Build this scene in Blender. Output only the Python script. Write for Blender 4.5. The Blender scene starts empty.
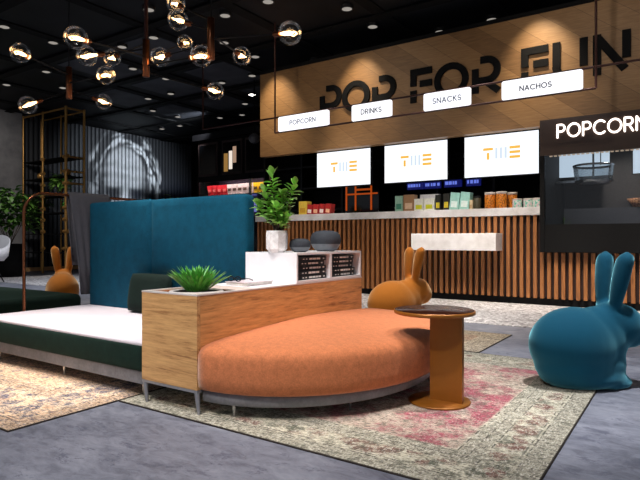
import bpy, bmesh, math, random
from mathutils import Vector, Matrix
random.seed(7)
S = bpy.context.scene
COL = S.collection
PI = math.pi
R_ = math.radians

# ------------------------------------------------------------------ helpers
def lin(c):
    return tuple(((v/255)/12.92 if v/255 <= .04045 else ((v/255+.055)/1.055)**2.4) for v in c)

class NT:
    def __init__(s, name):
        s.m = bpy.data.materials.new(name); s.m.use_nodes = True
        s.t = s.m.node_tree; s.b = s.t.nodes['Principled BSDF']; s.out = s.t.nodes['Material Output']
        s._c = None
    def n(s, typ, **kw):
        nd = s.t.nodes.new(typ)
        for k, v in kw.items(): setattr(nd, k, v)
        return nd
    def link(s, a, b): s.t.links.new(a, b)
    def put(s, sock, v):
        if hasattr(v, 'is_output'): s.link(v, sock)
        elif isinstance(v, (tuple, list)) and len(v) == 3 and sock.type == 'RGBA': sock.default_value = (*v, 1)
        else: sock.default_value = v
    def co(s, scale=(1, 1, 1), rot=(0, 0, 0), loc=(0, 0, 0)):
        if s._c is None: s._c = s.n('ShaderNodeTexCoord')
        mp = s.n('ShaderNodeMapping'); s.link(s._c.outputs['Object'], mp.inputs[0])
        mp.inputs['Scale'].default_value = scale; mp.inputs['Rotation'].default_value = rot; mp.inputs['Location'].default_value = loc
        return mp.outputs[0]
    def noise(s, vec, scale, detail=4, rough=.55, dist=0):
        nd = s.n('ShaderNodeTexNoise'); s.link(vec, nd.inputs['Vector'])
        nd.inputs['Scale'].default_value = scale; nd.inputs['Detail'].default_value = detail
        nd.inputs['Roughness'].default_value = rough; nd.inputs['Distortion'].default_value = dist
        return nd.outputs['Fac']
    def vor(s, vec, scale, feature='F1', out='Distance'):
        nd = s.n('ShaderNodeTexVoronoi', feature=feature); s.link(vec, nd.inputs['Vector']); nd.inputs['Scale'].default_value = scale
        return nd.outputs[out]
    def math(s, op, a, b=0.0, c=None):
        nd = s.n('ShaderNodeMath', operation=op); s.put(nd.inputs[0], a); s.put(nd.inputs[1], b)
        if c is not None: s.put(nd.inputs[2], c)
        return nd.outputs[0]
    def ramp(s, fac, stops, interp='LINEAR'):
        nd = s.n('ShaderNodeValToRGB'); s.link(fac, nd.inputs[0]); r = nd.color_ramp; r.interpolation = interp
        while len(r.elements) < len(stops): r.elements.new(.5)
        for e, (p, c) in zip(r.elements, stops):
            e.position = p; e.color = (*c, 1) if len(c) == 3 else c
        return nd.outputs[0]
    def mix(s, fac, a, b, blend='MIX'):
        nd = s.n('ShaderNodeMix', data_type='RGBA', blend_type=blend)
        s.put(nd.inputs[0], fac); s.put(nd.inputs[6], a); s.put(nd.inputs[7], b)
        return nd.outputs[2]
    def step(s, v, a, b):
        nd = s.n('ShaderNodeMapRange'); s.put(nd.inputs[0], v); nd.inputs[1].default_value = a; nd.inputs[2].default_value = b
        return nd.outputs[0]
    def sep(s, v):
        nd = s.n('ShaderNodeSeparateXYZ'); s.link(v, nd.inputs[0]); return nd.outputs
    def bump(s, h, strength=.3, dist=.01):
        nd = s.n('ShaderNodeBump'); s.link(h, nd.inputs['Height']); nd.inputs['Strength'].default_value = strength
        nd.inputs['Distance'].default_value = dist; s.link(nd.outputs[0], s.b.inputs['Normal'])
    def set(s, color=None, rough=.5, metal=0, spec=.5, sheen=0, coat=0, sheen_tint=None):
        if color is not None: s.put(s.b.inputs['Base Color'], color)
        s.put(s.b.inputs['Roughness'], rough); s.b.inputs['Metallic'].default_value = metal
        s.b.inputs['Specular IOR Level'].default_value = spec
        s.b.inputs['Sheen Weight'].default_value = sheen; s.b.inputs['Coat Weight'].default_value = coat
        if sheen_tint: s.b.inputs['Sheen Tint'].default_value = (*sheen_tint, 1)
        return s.m

def plain(name, rgb, rough=.5, metal=0, spec=.5, sheen=0, var=.12, scale=30, coat=0):
    k = NT(name); c = lin(rgb)
    nz = k.noise(k.co(), scale, 3)
    col = k.ramp(nz, [(.3, tuple(v*(1-var) for v in c)), (.7, tuple(min(1, v*(1+var)) for v in c))])
    return k.set(col, rough, metal, spec, sheen, coat)

def emis(name, rgb, strength, linear=False):
    k = NT(name); c = rgb if linear else lin(rgb)
    k.set((0.02, .02, .02), .6)
    k.b.inputs['Emission Color'].default_value = (*c, 1); k.b.inputs['Emission Strength'].default_value = strength
    return k.m

def glassy(name, tint=(1, 1, 1), base=.03, edge=.75, gloss=.03):
    k = NT(name)
    tr = k.n('ShaderNodeBsdfTransparent'); tr.inputs[0].default_value = (*tint, 1)
    gl = k.n('ShaderNodeBsdfGlossy'); gl.inputs['Roughness'].default_value = gloss
    lw = k.n('ShaderNodeLayerWeight'); lw.inputs[0].default_value = .25
    f = k.math('MULTIPLY_ADD', lw.outputs['Fresnel'], edge, base)
    mx = k.n('ShaderNodeMixShader'); k.link(f, mx.inputs[0]); k.link(tr.outputs[0], mx.inputs[1]); k.link(gl.outputs[0], mx.inputs[2])
    k.link(mx.outputs[0], k.out.inputs[0])
    return k.m

class MB:
    def __init__(s): s.v = []; s.f = []; s.sm = []
    def add(s, vs, fs, smooth=False):
        o = len(s.v); s.v += [tuple(v) for v in vs]
        for f in fs: s.f.append(tuple(i+o for i in f)); s.sm.append(smooth)
        return s
    def box(s, x0, x1, y0, y1, z0, z1):
        vs = [(x, y, z) for z in (z0, z1) for y in (y0, y1) for x in (x0, x1)]
        return s.add(vs, [(0, 2, 3, 1), (4, 5, 7, 6), (0, 1, 5, 4), (1, 3, 7, 5), (3, 2, 6, 7), (2, 0, 4, 6)])
    def rbox(s, x0, x1, y0, y1, z0, z1, r=.01, seg=3):
        bm = bmesh.new(); bmesh.ops.create_cube(bm, size=1)
        for v in bm.verts:
            v.co = ((x0+x1)/2+v.co.x*(x1-x0), (y0+y1)/2+v.co.y*(y1-y0), (z0+z1)/2+v.co.z*(z1-z0))
        bmesh.ops.bevel(bm, geom=bm.edges[:], offset=r, segments=seg, profile=.5, affect='EDGES')
        bm.verts.index_update()
        s.add([v.co[:] for v in bm.verts], [[v.index for v in f.verts] for f in bm.faces], True); bm.free(); return s
    def frame(s, d):
        d = Vector(d).normalized(); a = Vector((0, 0, 1)) if abs(d.z) < .95 else Vector((1, 0, 0))
        u = d.cross(a).normalized(); return u, d.cross(u).normalized()
    def tube(s, pts, r, seg=10, cap=True):
        pts = [Vector(p) for p in pts]; n = len(pts)
        rs = r if isinstance(r, (list, tuple)) else [r]*n
        vs = []; fs = []
        u = None
        for i, p in enumerate(pts):
            d = (pts[min(i+1, n-1)]-pts[max(i-1, 0)]).normalized()
            if u is None: u, w = s.frame(d)
            else:
                u = (u-d*u.dot(d)).normalized(); w = d.cross(u).normalized()
            for k in range(seg):
                a = 2*PI*k/seg; vs.append(p+(u*math.cos(a)+w*math.sin(a))*rs[i])
        for i in range(n-1):
            for k in range(seg):
                fs.append((i*seg+k, i*seg+(k+1) % seg, (i+1)*seg+(k+1) % seg, (i+1)*seg+k))
        s.add(vs, fs, True)
        if cap:
            s.add(vs[:seg], [tuple(range(seg))]); s.add(vs[-seg:], [tuple(reversed(range(seg)))])
        return s
    def lathe(s, prof, c=(0, 0, 0), seg=24, axis=None, smooth=True, sx=1, sy=1, cap=False):
        c = Vector(c); d = Vector(axis or (0, 0, 1)).normalized(); u, w = s.frame(d)
        if axis is None: u, w = Vector((1, 0, 0)), Vector((0, 1, 0))
        vs = []; fs = []
        for r, z in prof:
            for k in range(seg):
                a = 2*PI*k/seg; vs.append(c+d*z+u*(math.cos(a)*r*sx)+w*(math.sin(a)*r*sy))
        for i in range(len(prof)-1):
            for k in range(seg):
                fs.append((i*seg+k, i*seg+(k+1) % seg, (i+1)*seg+(k+1) % seg, (i+1)*seg+k))
        if cap:
            fs.append(tuple(reversed(range(seg)))); fs.append(tuple(range((len(prof)-1)*seg, len(prof)*seg)))
        return s.add(vs, fs, smooth)
    def ball(s, c, r, seg=16, rings=10):
        if not isinstance(r, (tuple, list)): r = (r, r, r)
        vs = []; fs = []
        for i in range(rings+1):
            t = PI*i/rings
            for k in range(seg):
                a = 2*PI*k/seg
                vs.append((c[0]+r[0]*math.sin(t)*math.cos(a), c[1]+r[1]*math.sin(t)*math.sin(a), c[2]-r[2]*math.cos(t)))
        for i in range(rings):
            for k in range(seg):
                fs.append((i*seg+k, i*seg+(k+1) % seg, (i+1)*seg+(k+1) % seg, (i+1)*seg+k))
        return s.add(vs, fs, True)
    def leaf(s, base, d, L, W, up=(0, 0, 1), curl=.2, fold=.15):
        base = Vector(base); d = Vector(d).normalized(); side = d.cross(Vector(up))
        if side.length < 1e-3: side = d.cross(Vector((1, 0, 0)))
        side.normalize(); nrm = side.cross(d).normalized()
        prof = [(0, .08), (.2, .65), (.45, 1), (.7, .85), (.9, .4), (1, .02)]
        vs = []
        for t, w in prof:
            c = base+d*(L*t)-nrm*(curl*L*t*t)
            vs += [c-side*(W*w/2)+nrm*(fold*W*w), c, c+side*(W*w/2)+nrm*(fold*W*w)]
        fs = []
        for i in range(len(prof)-1):
            for k in range(2): fs.append((i*3+k, i*3+k+1, i*3+k+4, i*3+k+3))
        return s.add(vs, fs, True)
    # flat ribbons in the X-Z plane (lettering): pts in (x, z), front face at y0 - depth
    def stroke(s, pts, w, y0, depth, seg=10, round_=True):
        for (ax, az), (bx, bz) in zip(pts[:-1], pts[1:]):
            d = Vector((bx-ax, 0, bz-az)); L = d.length
            if L < 1e-6: continue
            d /= L; n = Vector((-d.z, 0, d.x))*(w/2)
            A = Vector((ax, y0, az)); B = Vector((bx, y0, bz)); o = Vector((0, -depth, 0))
            vs = [A+n, A-n, B-n, B+n, A+n+o, A-n+o, B-n+o, B+n+o]
            s.add(vs, [(0, 1, 2, 3), (7, 6, 5, 4), (0, 4, 5, 1), (1, 5, 6, 2), (2, 6, 7, 3), (3, 7, 4, 0)])
        js = pts if round_ else pts[1:-1]
        for x, z in js:
            vs = [(x+math.cos(2*PI*k/seg)*w/2, y0-dd, z+math.sin(2*PI*k/seg)*w/2) for dd in (0, depth*.98) for k in range(seg)]
            fs = [tuple(range(seg, 2*seg))]+[(k, (k+1) % seg, (k+1) % seg+seg, k+seg) for k in range(seg)]
            s.add(vs, fs)
        return s
    def build(s, name, mat, parent=None, world=True, bevel=0):
        off = Vector((0, 0, 0)); q = parent
        while world and q is not None: off = off+q.location; q = q.parent
        me = bpy.data.meshes.new(name); me.from_pydata([tuple(Vector(v)-off) for v in s.v], [], s.f)
        me.polygons.foreach_set('use_smooth', s.sm); me.update()
        bm = bmesh.new(); bm.from_mesh(me); bmesh.ops.recalc_face_normals(bm, faces=bm.faces); bm.to_mesh(me); bm.free()
        if mat: me.materials.append(mat)
        o = bpy.data.objects.new(name, me); COL.objects.link(o)
        if parent is not None: o.parent = parent
        if bevel:
            b = o.modifiers.new('bevel', 'BEVEL'); b.width = bevel; b.segments = 2; b.limit_method = 'ANGLE'
        return o

def tag(o, label=None, cat=None, group=None, kind=None):
    if label: o['label'] = label
    if cat: o['category'] = cat
    if group: o['group'] = group
    if kind: o['kind'] = kind
    return o

def thing(name, label, cat, loc=(0, 0, 0), group=None, rz=0):
    o = bpy.data.objects.new(name, None); COL.objects.link(o); o.location = loc; o.rotation_euler.z = rz
    o.empty_display_size = .1
    return tag(o, label, cat, group)

def solo(mb, name, mat, label, cat, loc, group=None, bevel=0):
    """a thing that is one mesh: origin moved to loc"""
    off = Vector(loc); mb.v = [tuple(Vector(v)-off) for v in mb.v]
    o = mb.build(name, mat, bevel=bevel); o.location = loc
    return tag(o, label, cat, group)

def struct(mb, name, mat, bevel=0):
    o = mb.build(name, mat, bevel=bevel); o['kind'] = 'structure'; return o

def copy_tree(o, parent=None):
    c = o.copy(); COL.objects.link(c)
    if parent is not None: c.parent = parent
    for ch in list(o.children): copy_tree(ch, c)
    return c

def arc(cx, cz, rx, rz, a0, a1, n=14):
    return [(cx+rx*math.cos(R_(a0+(a1-a0)*i/n)), cz+rz*math.sin(R_(a0+(a1-a0)*i/n))) for i in range(n+1)]

GL = {  # thin round sans strokes: width, strokes (height 1)
 'P': (.58, [[(0, 0), (0, 1), (.3, 1)]+arc(.3, .73, .27, .27, 90, -90)+[(0, .46)]]),
 'O': (.95, [arc(.475, .5, .475, .5, 0, 360, 28)]),
 'C': (.82, [arc(.475, .5, .475, .5, 48, 312, 22)]),
 'R': (.6, [[(0, 0), (0, 1), (.3, 1)]+arc(.3, .74, .26, .26, 90, -90)+[(0, .48)], [(.3, .48), (.58, 0)]]),
 'N': (.7, [[(0, 0), (0, 1), (.7, 0), (.7, 1)]]),
 'D': (.72, [[(0, 0), (0, 1), (.25, 1)]+arc(.25, .5, .47, .5, 90, -90)+[(0, 0)]]),
 'I': (.0, [[(0, 0), (0, 1)]]),
 'K': (.6, [[(0, 0), (0, 1)], [(.56, 1), (0, .42)], [(.2, .62), (.6, 0)]]),
 'S': (.56, [arc(.28, .74, .26, .26, 30, 250, 14)[:-1]+arc(.28, .25, .28, .25, 100, -150, 14)]),
 'A': (.76, [[(0, 0), (.38, 1), (.76, 0)], [(.14, .34), (.62, .34)]]),
 'H': (.68, [[(0, 0), (0, 1)], [(.68, 0), (.68, 1)], [(0, .5), (.68, .5)]]),
}
def write(mb, text, x0, z0, h, w, y0, depth, gap=.28, sx=1.0):
    x = x0
    for ch in text:
        wd, st = GL[ch]
        for p in st: mb.stroke([(x+a*h*sx, z0+b*h) for a, b in p], w, y0, depth)
        x += (wd*sx+gap)*h
    return x-gap*h
def text_width(text, h, gap=.28, sx=1.0): return sum((GL[c][0]*sx+gap)*h for c in text)-gap*h

# ------------------------------------------------------------------ materials
def wood(name, dark, light, axis='x', scale=1.0, rough=.45):
    k = NT(name)
    st = {'x': (1.2, 14, 14), 'y': (14, 1.2, 14), 'z': (14, 14, 1.2)}[axis]
    v = k.co(tuple(a*scale for a in st))
    n1 = k.noise(v, 2.2, 6, .6, .6); n2 = k.noise(v, 7, 6, .7)
    f = k.math('MULTIPLY_ADD', n2, .5, k.math('MULTIPLY', n1, .5))
    col = k.ramp(f, [(.36, lin(dark)), (.46, lin(tuple(a*.35+b*.65 for a, b in zip(dark, light)))), (.62, lin(light))])
    k.bump(f, .15, .004)
    return k.set(col, rough)

def velvet(name, rgb, sheen=.6, tint=None, mott=.25, scale=18, fine=220):
    k = NT(name); c = lin(rgb)
    n1 = k.noise(k.co(), scale, 5, .65); n2 = k.noise(k.co(), fine, 2)
    f = k.math('MULTIPLY_ADD', n2, .45, k.math('MULTIPLY', n1, .55))
    col = k.ramp(f, [(.32, tuple(v*(1-mott) for v in c)), (.68, tuple(min(1, v*(1+mott)) for v in c))])
    k.bump(n2, .25, .002)
    m = k.set(col, .85, 0, .2, sheen, 0, tint or tuple(min(1, v*1.5+.05) for v in c))
    k.b.inputs['Sheen Roughness'].default_value = .4
    return m

M = {}
M['black'] = plain('black_paint', (10, 10, 12), .75, 0, .2)
M['black_gloss'] = plain('black_gloss', (10, 11, 14), .15)
M['dark_metal'] = plain('dark_metal', (26, 25, 27), .4, .6)
M['copper'] = plain('copper_metal', (150, 92, 62), .3, 1, var=.06)
M['rail_red'] = plain('oxide_red_metal', (58, 24, 18), .45, .3, var=.06)
M['brass'] = plain('brass_metal', (196, 148, 82), .4, .7, var=.08)
M['steel'] = plain('steel_metal', (170, 172, 175), .25, .9, var=.06)
M['grey_metal'] = plain('grey_painted_metal', (150, 150, 155), .4, .5)
M['white'] = plain('white_laminate', (232, 230, 232), .35, var=.02)
M['offwhite'] = plain('pale_edge', (214, 204, 198), .4, var=.04)
M['white_fab'] = velvet('white_upholstery', (206, 197, 204), .1, (1, 1, 1), .05, 8, 160)
M['green_vel'] = velvet('dark_green_velvet', (17, 38, 31), .12, (.2, .4, .32), .4)
M['teal_vel'] = velvet('teal_upholstery', (8, 78, 102), .15, (.1, .4, .5), .34, 14)
M['teal_rabbit'] = velvet('teal_flock', (5, 74, 98), 1.0, (.35, .9, 1), .1, 6, 260)
M['orange_rabbit'] = velvet('amber_flock', (184, 110, 34), 1.0, (1, .8, .5), .1, 6, 260)
M['orange_vel'] = velvet('orange_suede', (194, 116, 74), .3, (1, .8, .65), .24, 36, 150)
M['pillow_green'] = velvet('deep_green_velvet', (10, 25, 20), .06, (.2, .4, .32), .4)
M['grey_felt'] = velvet('grey_felt', (86, 84, 88), .1, (.6, .6, .6), .12, 40, 300)
M['oak_x'] = wood('oak_front', (148, 100, 56), (224, 174, 114), 'x')
M['oak_y'] = wood('oak_side_bounce', (140, 88, 44), (232, 170, 104), 'y')  # more orange than the front oak: reflected light put into the colour
M['slat'] = wood('warm_slat_wood', (112, 66, 34), (174, 114, 64), 'z', 1.2, .5)
M['pale_wood'] = wood('pale_plinth_wood', (176, 130, 84), (212, 170, 120), 'y', .6)
M['bronze'] = plain('amber_lacquer', (150, 92, 28), .35, .35, var=.05)
M['bronze_top'] = plain('smoked_copper_glass', (44, 20, 12), .22, 0, .12, var=.05)
M['screen'] = emis('lit_screen', (246, 250, 255), 1.25)
M['signlit'] = emis('lit_sign_face', (250, 250, 255), 1.3)
M['neon'] = emis('neon_letters', (255, 240, 228), 3.2)
M['logo_orange'] = emis('screen_orange', (248, 190, 70), 1.0)
M['logo_blue'] = emis('screen_pale_blue', (216, 230, 244), 1.0)
M['signtext'] = plain('sign_lettering', (40, 58, 92), .6)
M['filament'] = emis('filament', (1.0, .58, .24), 9, True)
M['downlight'] = emis('downlight_glow', (1.0, .92, .82), .32, True)
M['downlight_hot'] = emis('downlight_bright', (1.0, .96, .9), 14, True)
M['bulb'] = glassy('bulb_glass', (1, 1, 1), .04, .7)
M['glass'] = glassy('kiosk_glass', (.93, .95, .96), .03, .25)
M['leaf'] = plain('leaf_green', (134, 186, 84), .35, var=.5, scale=14)
M['leaf_aloe'] = plain('leaf_bright_green', (88, 168, 66), .4, var=.4, scale=30)
M['leaf_dark'] = plain('leaf_dark_green', (70, 112, 40), .5, var=.5, scale=9)
M['stem'] = plain('bark_brown', (70, 52, 38), .8)
M['soil'] = plain('soil', (40, 30, 24), .9, var=.4)
M['speaker_fab'] = plain('charcoal_mesh_fabric', (44, 48, 56), .85, var=.3, scale=260)
M['speaker_base'] = plain('grey_speaker_base', (92, 97, 104), .5)
M['paper'] = plain('paper', (225, 220, 212), .8)
M['bookblack'] = plain('book_black_cover', (18, 17, 18), .4)
M['cabinet_grey'] = plain('graphite_panel', (72, 72, 78), .4, var=.05)
M['bronze_hdr'] = plain('brown_header', (62, 46, 38), .45, var=.06)
M['seatgrey'] = None

k = NT('concrete_look'); n1 = k.noise(k.co(), 9, 6, .7); n2 = k.noise(k.co(), 60, 3)
k.bump(n2, .1, .003)
M['concrete'] = k.set(k.ramp(k.math('MULTIPLY_ADD', n2, .35, k.math('MULTIPLY', n1, .65)), [(.3, lin((98, 97, 101))), (.7, lin((142, 140, 144)))]), .7)

k = NT('marble'); v = k.co((1, 1, 1)); n1 = k.noise(v, 3.2, 6, .6, 1.6)
vein = k.step(k.math('ABSOLUTE', k.math('SUBTRACT', n1, .5)), -.004, .006)
vein2 = k.step(k.noise(v, 1.1, 2), .56, .5)
cl = k.ramp(k.noise(v, 6, 5), [(.3, lin((208, 204, 204))), (.7, lin((238, 236, 238)))])
M['marble'] = k.set(k.mix(k.math('MAXIMUM', vein, vein2), lin((168, 164, 166)), cl), .25)

k = NT('pot_stone'); n1 = k.noise(k.co(), 24, 6, .7)
M['pot_stone'] = k.set(k.ramp(n1, [(.35, lin((206, 200, 198))), (.6, lin((244, 241, 240)))]), .55)

k = NT('microcement_floor'); n1 = k.noise(k.co((1, 1.6, 1)), 1.5, 7, .66, .3); n2 = k.noise(k.co((1, 2.2, 1)), 9, 6, .75, .6); n3 = k.noise(k.co(), 70, 3)
f = k.math('MULTIPLY_ADD', n2, .5, k.math('MULTIPLY', n1, .5))
fc = k.ramp(f, [(.36, lin((88, 90, 100))), (.48, lin((124, 126, 137))), (.62, lin((150, 152, 162)))])
spot = k.step(k.noise(k.co((1, 1.7, 1)), 7, 8, .82, .5), .545, .60)
fc = k.mix(k.math('MULTIPLY', spot, .6), fc, lin((82, 84, 100)))
M['floor'] = k.set(fc, k.math('MULTIPLY_ADD', n2, .25, .38), 0, .35)

k = NT('terrazzo_chips'); v = k.co()
vd = k.vor(v, 30, 'F1', 'Color'); sp = k.sep(vd)
chip = k.ramp(sp[0], [(0, lin((96, 92, 96))), (.2, lin((170, 166, 168))), (.5, lin((216, 213, 214))), (1, lin((238, 236, 238)))])
edge = k.step(k.vor(v, 30, 'DISTANCE_TO_EDGE'), .02, .09)
M['terrazzo'] = k.set(k.mix(edge, lin((150, 146, 146)), chip), .5)

# diagonal plank wall
k = NT('diagonal_planks'); v = k.co((1, 1, 1), (0, R_(-38), 0)); x, y, z = k.sep(v)
row = k.math('FLOOR', k.math('DIVIDE', z, .24))
wn = k.n('ShaderNodeTexWhiteNoise', noise_dimensions='1D'); k.link(row, wn.inputs['W'])
seam = k.step(k.math('ABSOLUTE', k.math('SUBTRACT', k.math('FRACT', k.math('DIVIDE', z, .24)), .5)), .5, .485)
g = k.noise(k.co((1.5, 20, 20), (0, R_(-38), 0)), 3.2, 6, .65, .5)
f = k.math('MULTIPLY_ADD', wn.outputs[0], .28, k.math('MULTIPLY', g, .75))
pc = k.ramp(f, [(.25, lin((116, 84, 52))), (.5, lin((144, 107, 67))), (.75, lin((168, 129, 85)))])
M['planks'] = k.set(k.mix(seam, lin((92, 64, 38)), pc), .5)

def rug_mat(name, hx, hy, ground, field, field2, ink, border=.34, fade=.5, seed=0.0):
    """worn woven carpet: guard bands by distance to the edge, blotted motifs, knots and wear"""
    k = NT(name); v = k.co((1, 1, 1), (0, 0, 0), (seed, seed*.7, 0)); o = k._c.outputs['Object']
    x, y, _ = k.sep(o)
    ax = k.math('SUBTRACT', hx, k.math('ABSOLUTE', x)); ay = k.math('SUBTRACT', hy, k.math('ABSOLUTE', y))
    d0 = k.math('MINIMUM', ax, ay)
    d = k.math('ADD', d0, k.math('MULTIPLY', k.math('SUBTRACT', k.noise(v, 30, 4), .5), .03))
    g1, g2, g3 = ground
    weave = k.noise(k.co((1, 3.0, 1), (0, 0, .15), (seed, 0, 0)), 42, 5, .8)
    weave2 = k.noise(k.co((3.0, 1, 1), (0, 0, .1), (0, seed, 0)), 48, 5, .8)
    blot = k.noise(v, 11, 7, .75, .3)
    base = k.ramp(k.math('MULTIPLY_ADD', weave, .35, k.math('MULTIPLY', blot, .65)), [(.38, lin(g2)), (.5, lin(g1)), (.62, lin(g1))])
    # outer and inner guard bands, greyer
    band = k.math('MAXIMUM', k.step(d, .095, .085), k.math('MULTIPLY', k.step(d, border-.10, border-.09), k.step(d, border, border-.01)))
    col = k.mix(k.math('MULTIPLY', band, .75), base, k.ramp(weave2, [(.4, lin(tuple(c*.72 for c in g3))), (.56, lin(g3))]))
    # motif repeat along the border
    cell = k.sep(k.vor(v, 13, 'F1', 'Color'))[0]; mo = k.math('MULTIPLY', k.step(cell, .2, .25), k.step(k.vor(v, 13), .75, .5))
    mo = k.math('MULTIPLY', mo, k.step(k.noise(v, 30, 5, .8), .40, .52))
    inb = k.math('MULTIPLY', k.step(d, .105, .115), k.step(d, border-.10, border-.11))
    hue = k.mix(k.step(cell, .74, .76), lin(ink[0]), lin(ink[1]))
    col = k.mix(k.math('MULTIPLY', k.math('MULTIPLY', mo, inb), .85), col, hue)
    # field
    fn = k.noise(v, 4.5, 7, .72, .4)
    fm = k.math('MULTIPLY_ADD', weave, .45, k.math('MULTIPLY', fn, .55))
    fld = k.ramp(fm, [(.38, lin(field2)), (.47, lin(field)), (.53, lin(field)), (.585, lin(tuple((a+b)/2 for a, b in zip(field, g1)))), (.65, lin(g1))])
    wear = k.step(k.noise(v, 2.6, 7, .75), .5+fade*.16, .44)
    col = k.mix(k.math('MULTIPLY', k.step(d, border, border+.015), k.math('MULTIPLY_ADD', wear, .7, .28)), col, fld)
    for c in (.09, .105, border-.10, border-.05, border):
        ln = k.step(k.math('ABSOLUTE', k.math('SUBTRACT', d0, c)), .005, .002)
        col = k.mix(k.math('MULTIPLY', k.math('MULTIPLY', ln, .8), k.step(k.noise(v, 14, 4), .44, .54)), col, lin(ink[2]))
    col = k.mix(k.math('MULTIPLY', k.step(weave, .50, .56), .78), col, lin(ink[2]))
    col = k.mix(k.math('MULTIPLY', k.step(weave2, .53, .62), k.math('MULTIPLY_ADD', k.step(d, border, border+.015), -.32, .62)), col, lin(ink[3]))
    col = k.mix(k.math('MULTIPLY', k.step(k.noise(v, 15, 8, .85), .53, .58), .65), col, lin(ink[1]))
    col = k.mix(k.step(d0, .008, .005), col, lin((58, 52, 48)))
    k.bump(weave, .5, .004)
    return k.set(col, .95, 0, .1)

M['rugA'] = rug_mat('faded_rose_carpet', .9675, 1.0675, ((214, 206, 182), (160, 150, 130), (186, 179, 160)), (168, 84, 98), (118, 54, 68), ((122, 66, 62), (98, 100, 86), (60, 54, 50), (240, 234, 218)), .32, .3, 0.3)
M['rugB'] = rug_mat('faded_beige_carpet', .98, .4375, ((214, 198, 172), (158, 140, 118), (176, 160, 138)), (170, 134, 112), (120, 96, 84), ((120, 90, 80), (96, 82, 72), (74, 62, 56), (228, 218, 200)), .2, .5, 4.1)
M['rugC'] = rug_mat('faded_apricot_carpet', 1.375, 1.102, ((238, 206, 172), (216, 166, 126), (204, 170, 140)), (228, 186, 150), (170, 140, 132), ((92, 94, 116), (74, 76, 98), (40, 40, 54), (246, 234, 216)), .46, .5, 9.2)

# ------------------------------------------------------------------ camera
cam = bpy.data.cameras.new('camera'); co = bpy.data.objects.new('camera', cam); COL.objects.link(co)
co.location = (0, 0, .8); co.rotation_euler = (R_(90), 0, R_(34.1)); cam.sensor_width = 36; cam.lens = 548/640*36
cam.clip_start = .02; S.camera = co

# ------------------------------------------------------------------ setting
CZ = 4.0; LW = -14.0; BW = 13.1
struct(MB().box(LW-.2, 3.2, -1.2, BW+.2, -.12, 0), 'floor', M['floor'])
struct(MB().box(-12.2, 3.2, 5.2, 7.1, -.005, .004), 'floor', M['terrazzo'])
k = NT('dark_ceiling'); M['ceil'] = k.set(k.ramp(k.noise(k.co(), 1.3, 5), [(.35, lin((9, 10, 12))), (.7, lin((26, 28, 34)))]), .6, 0, .25)
struct(MB().box(LW-.2, 3.2, -1.2, BW+.2, CZ, CZ+.12), 'ceiling', M['ceil'])
beam = MB()
for i in range(11): beam.box(-.55-i*1.58, -.37-i*1.58, -1.2, BW, CZ-.024, CZ-.001) if -.55-i*1.58 > LW else None
struct(beam, 'ceiling_beams', M['black'])
beam = MB()
for i in range(9): beam.box(LW, 3.2, .5+i*1.58, .66+i*1.58, CZ-.044, CZ-.0245)
struct(beam, 'ceiling_beams', M['black'])
pan = MB()
for i in range(3):
    for j in range(3):
        if (i, j) == (2, 0): continue
        x0 = -.55-(4+i)*1.58-1.36; y0 = .7+(2+j)*1.58
        pan.box(x0+.25, x0+1.3, y0+1.72, y0+2.9, CZ-.012, CZ-.001)
struct(pan, 'ceiling_panels', plain('grey_ceiling_board', (62, 65, 74), .7, var=.4, scale=2))
k = NT('grey_plaster'); M['plaster'] = k.set(k.ramp(k.noise(k.co(), 2.2, 6, .7), [(.3, lin((84, 84, 88))), (.7, lin((122, 121, 124)))]), .8)
struct(MB().box(LW-.2, LW, -1.2, 7.25, 0, CZ), 'wall_left', M['plaster'])
struct(MB().box(LW-.2, LW, 7.25, BW+.2, 0, CZ), 'wall_left', M['black'])
struct(MB().box(LW, 3.2, BW, BW+.2, 0, CZ), 'wall_back', M['black'])
struct(MB().box(-7.2, 3.2, 8.75, 8.9, 0, CZ), 'wall_counter', M['black'])
struct(MB().box(LW+.001, LW+.06, 1.0, BW, 0, .1), 'baseboard_left', M['pale_wood'])

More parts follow.
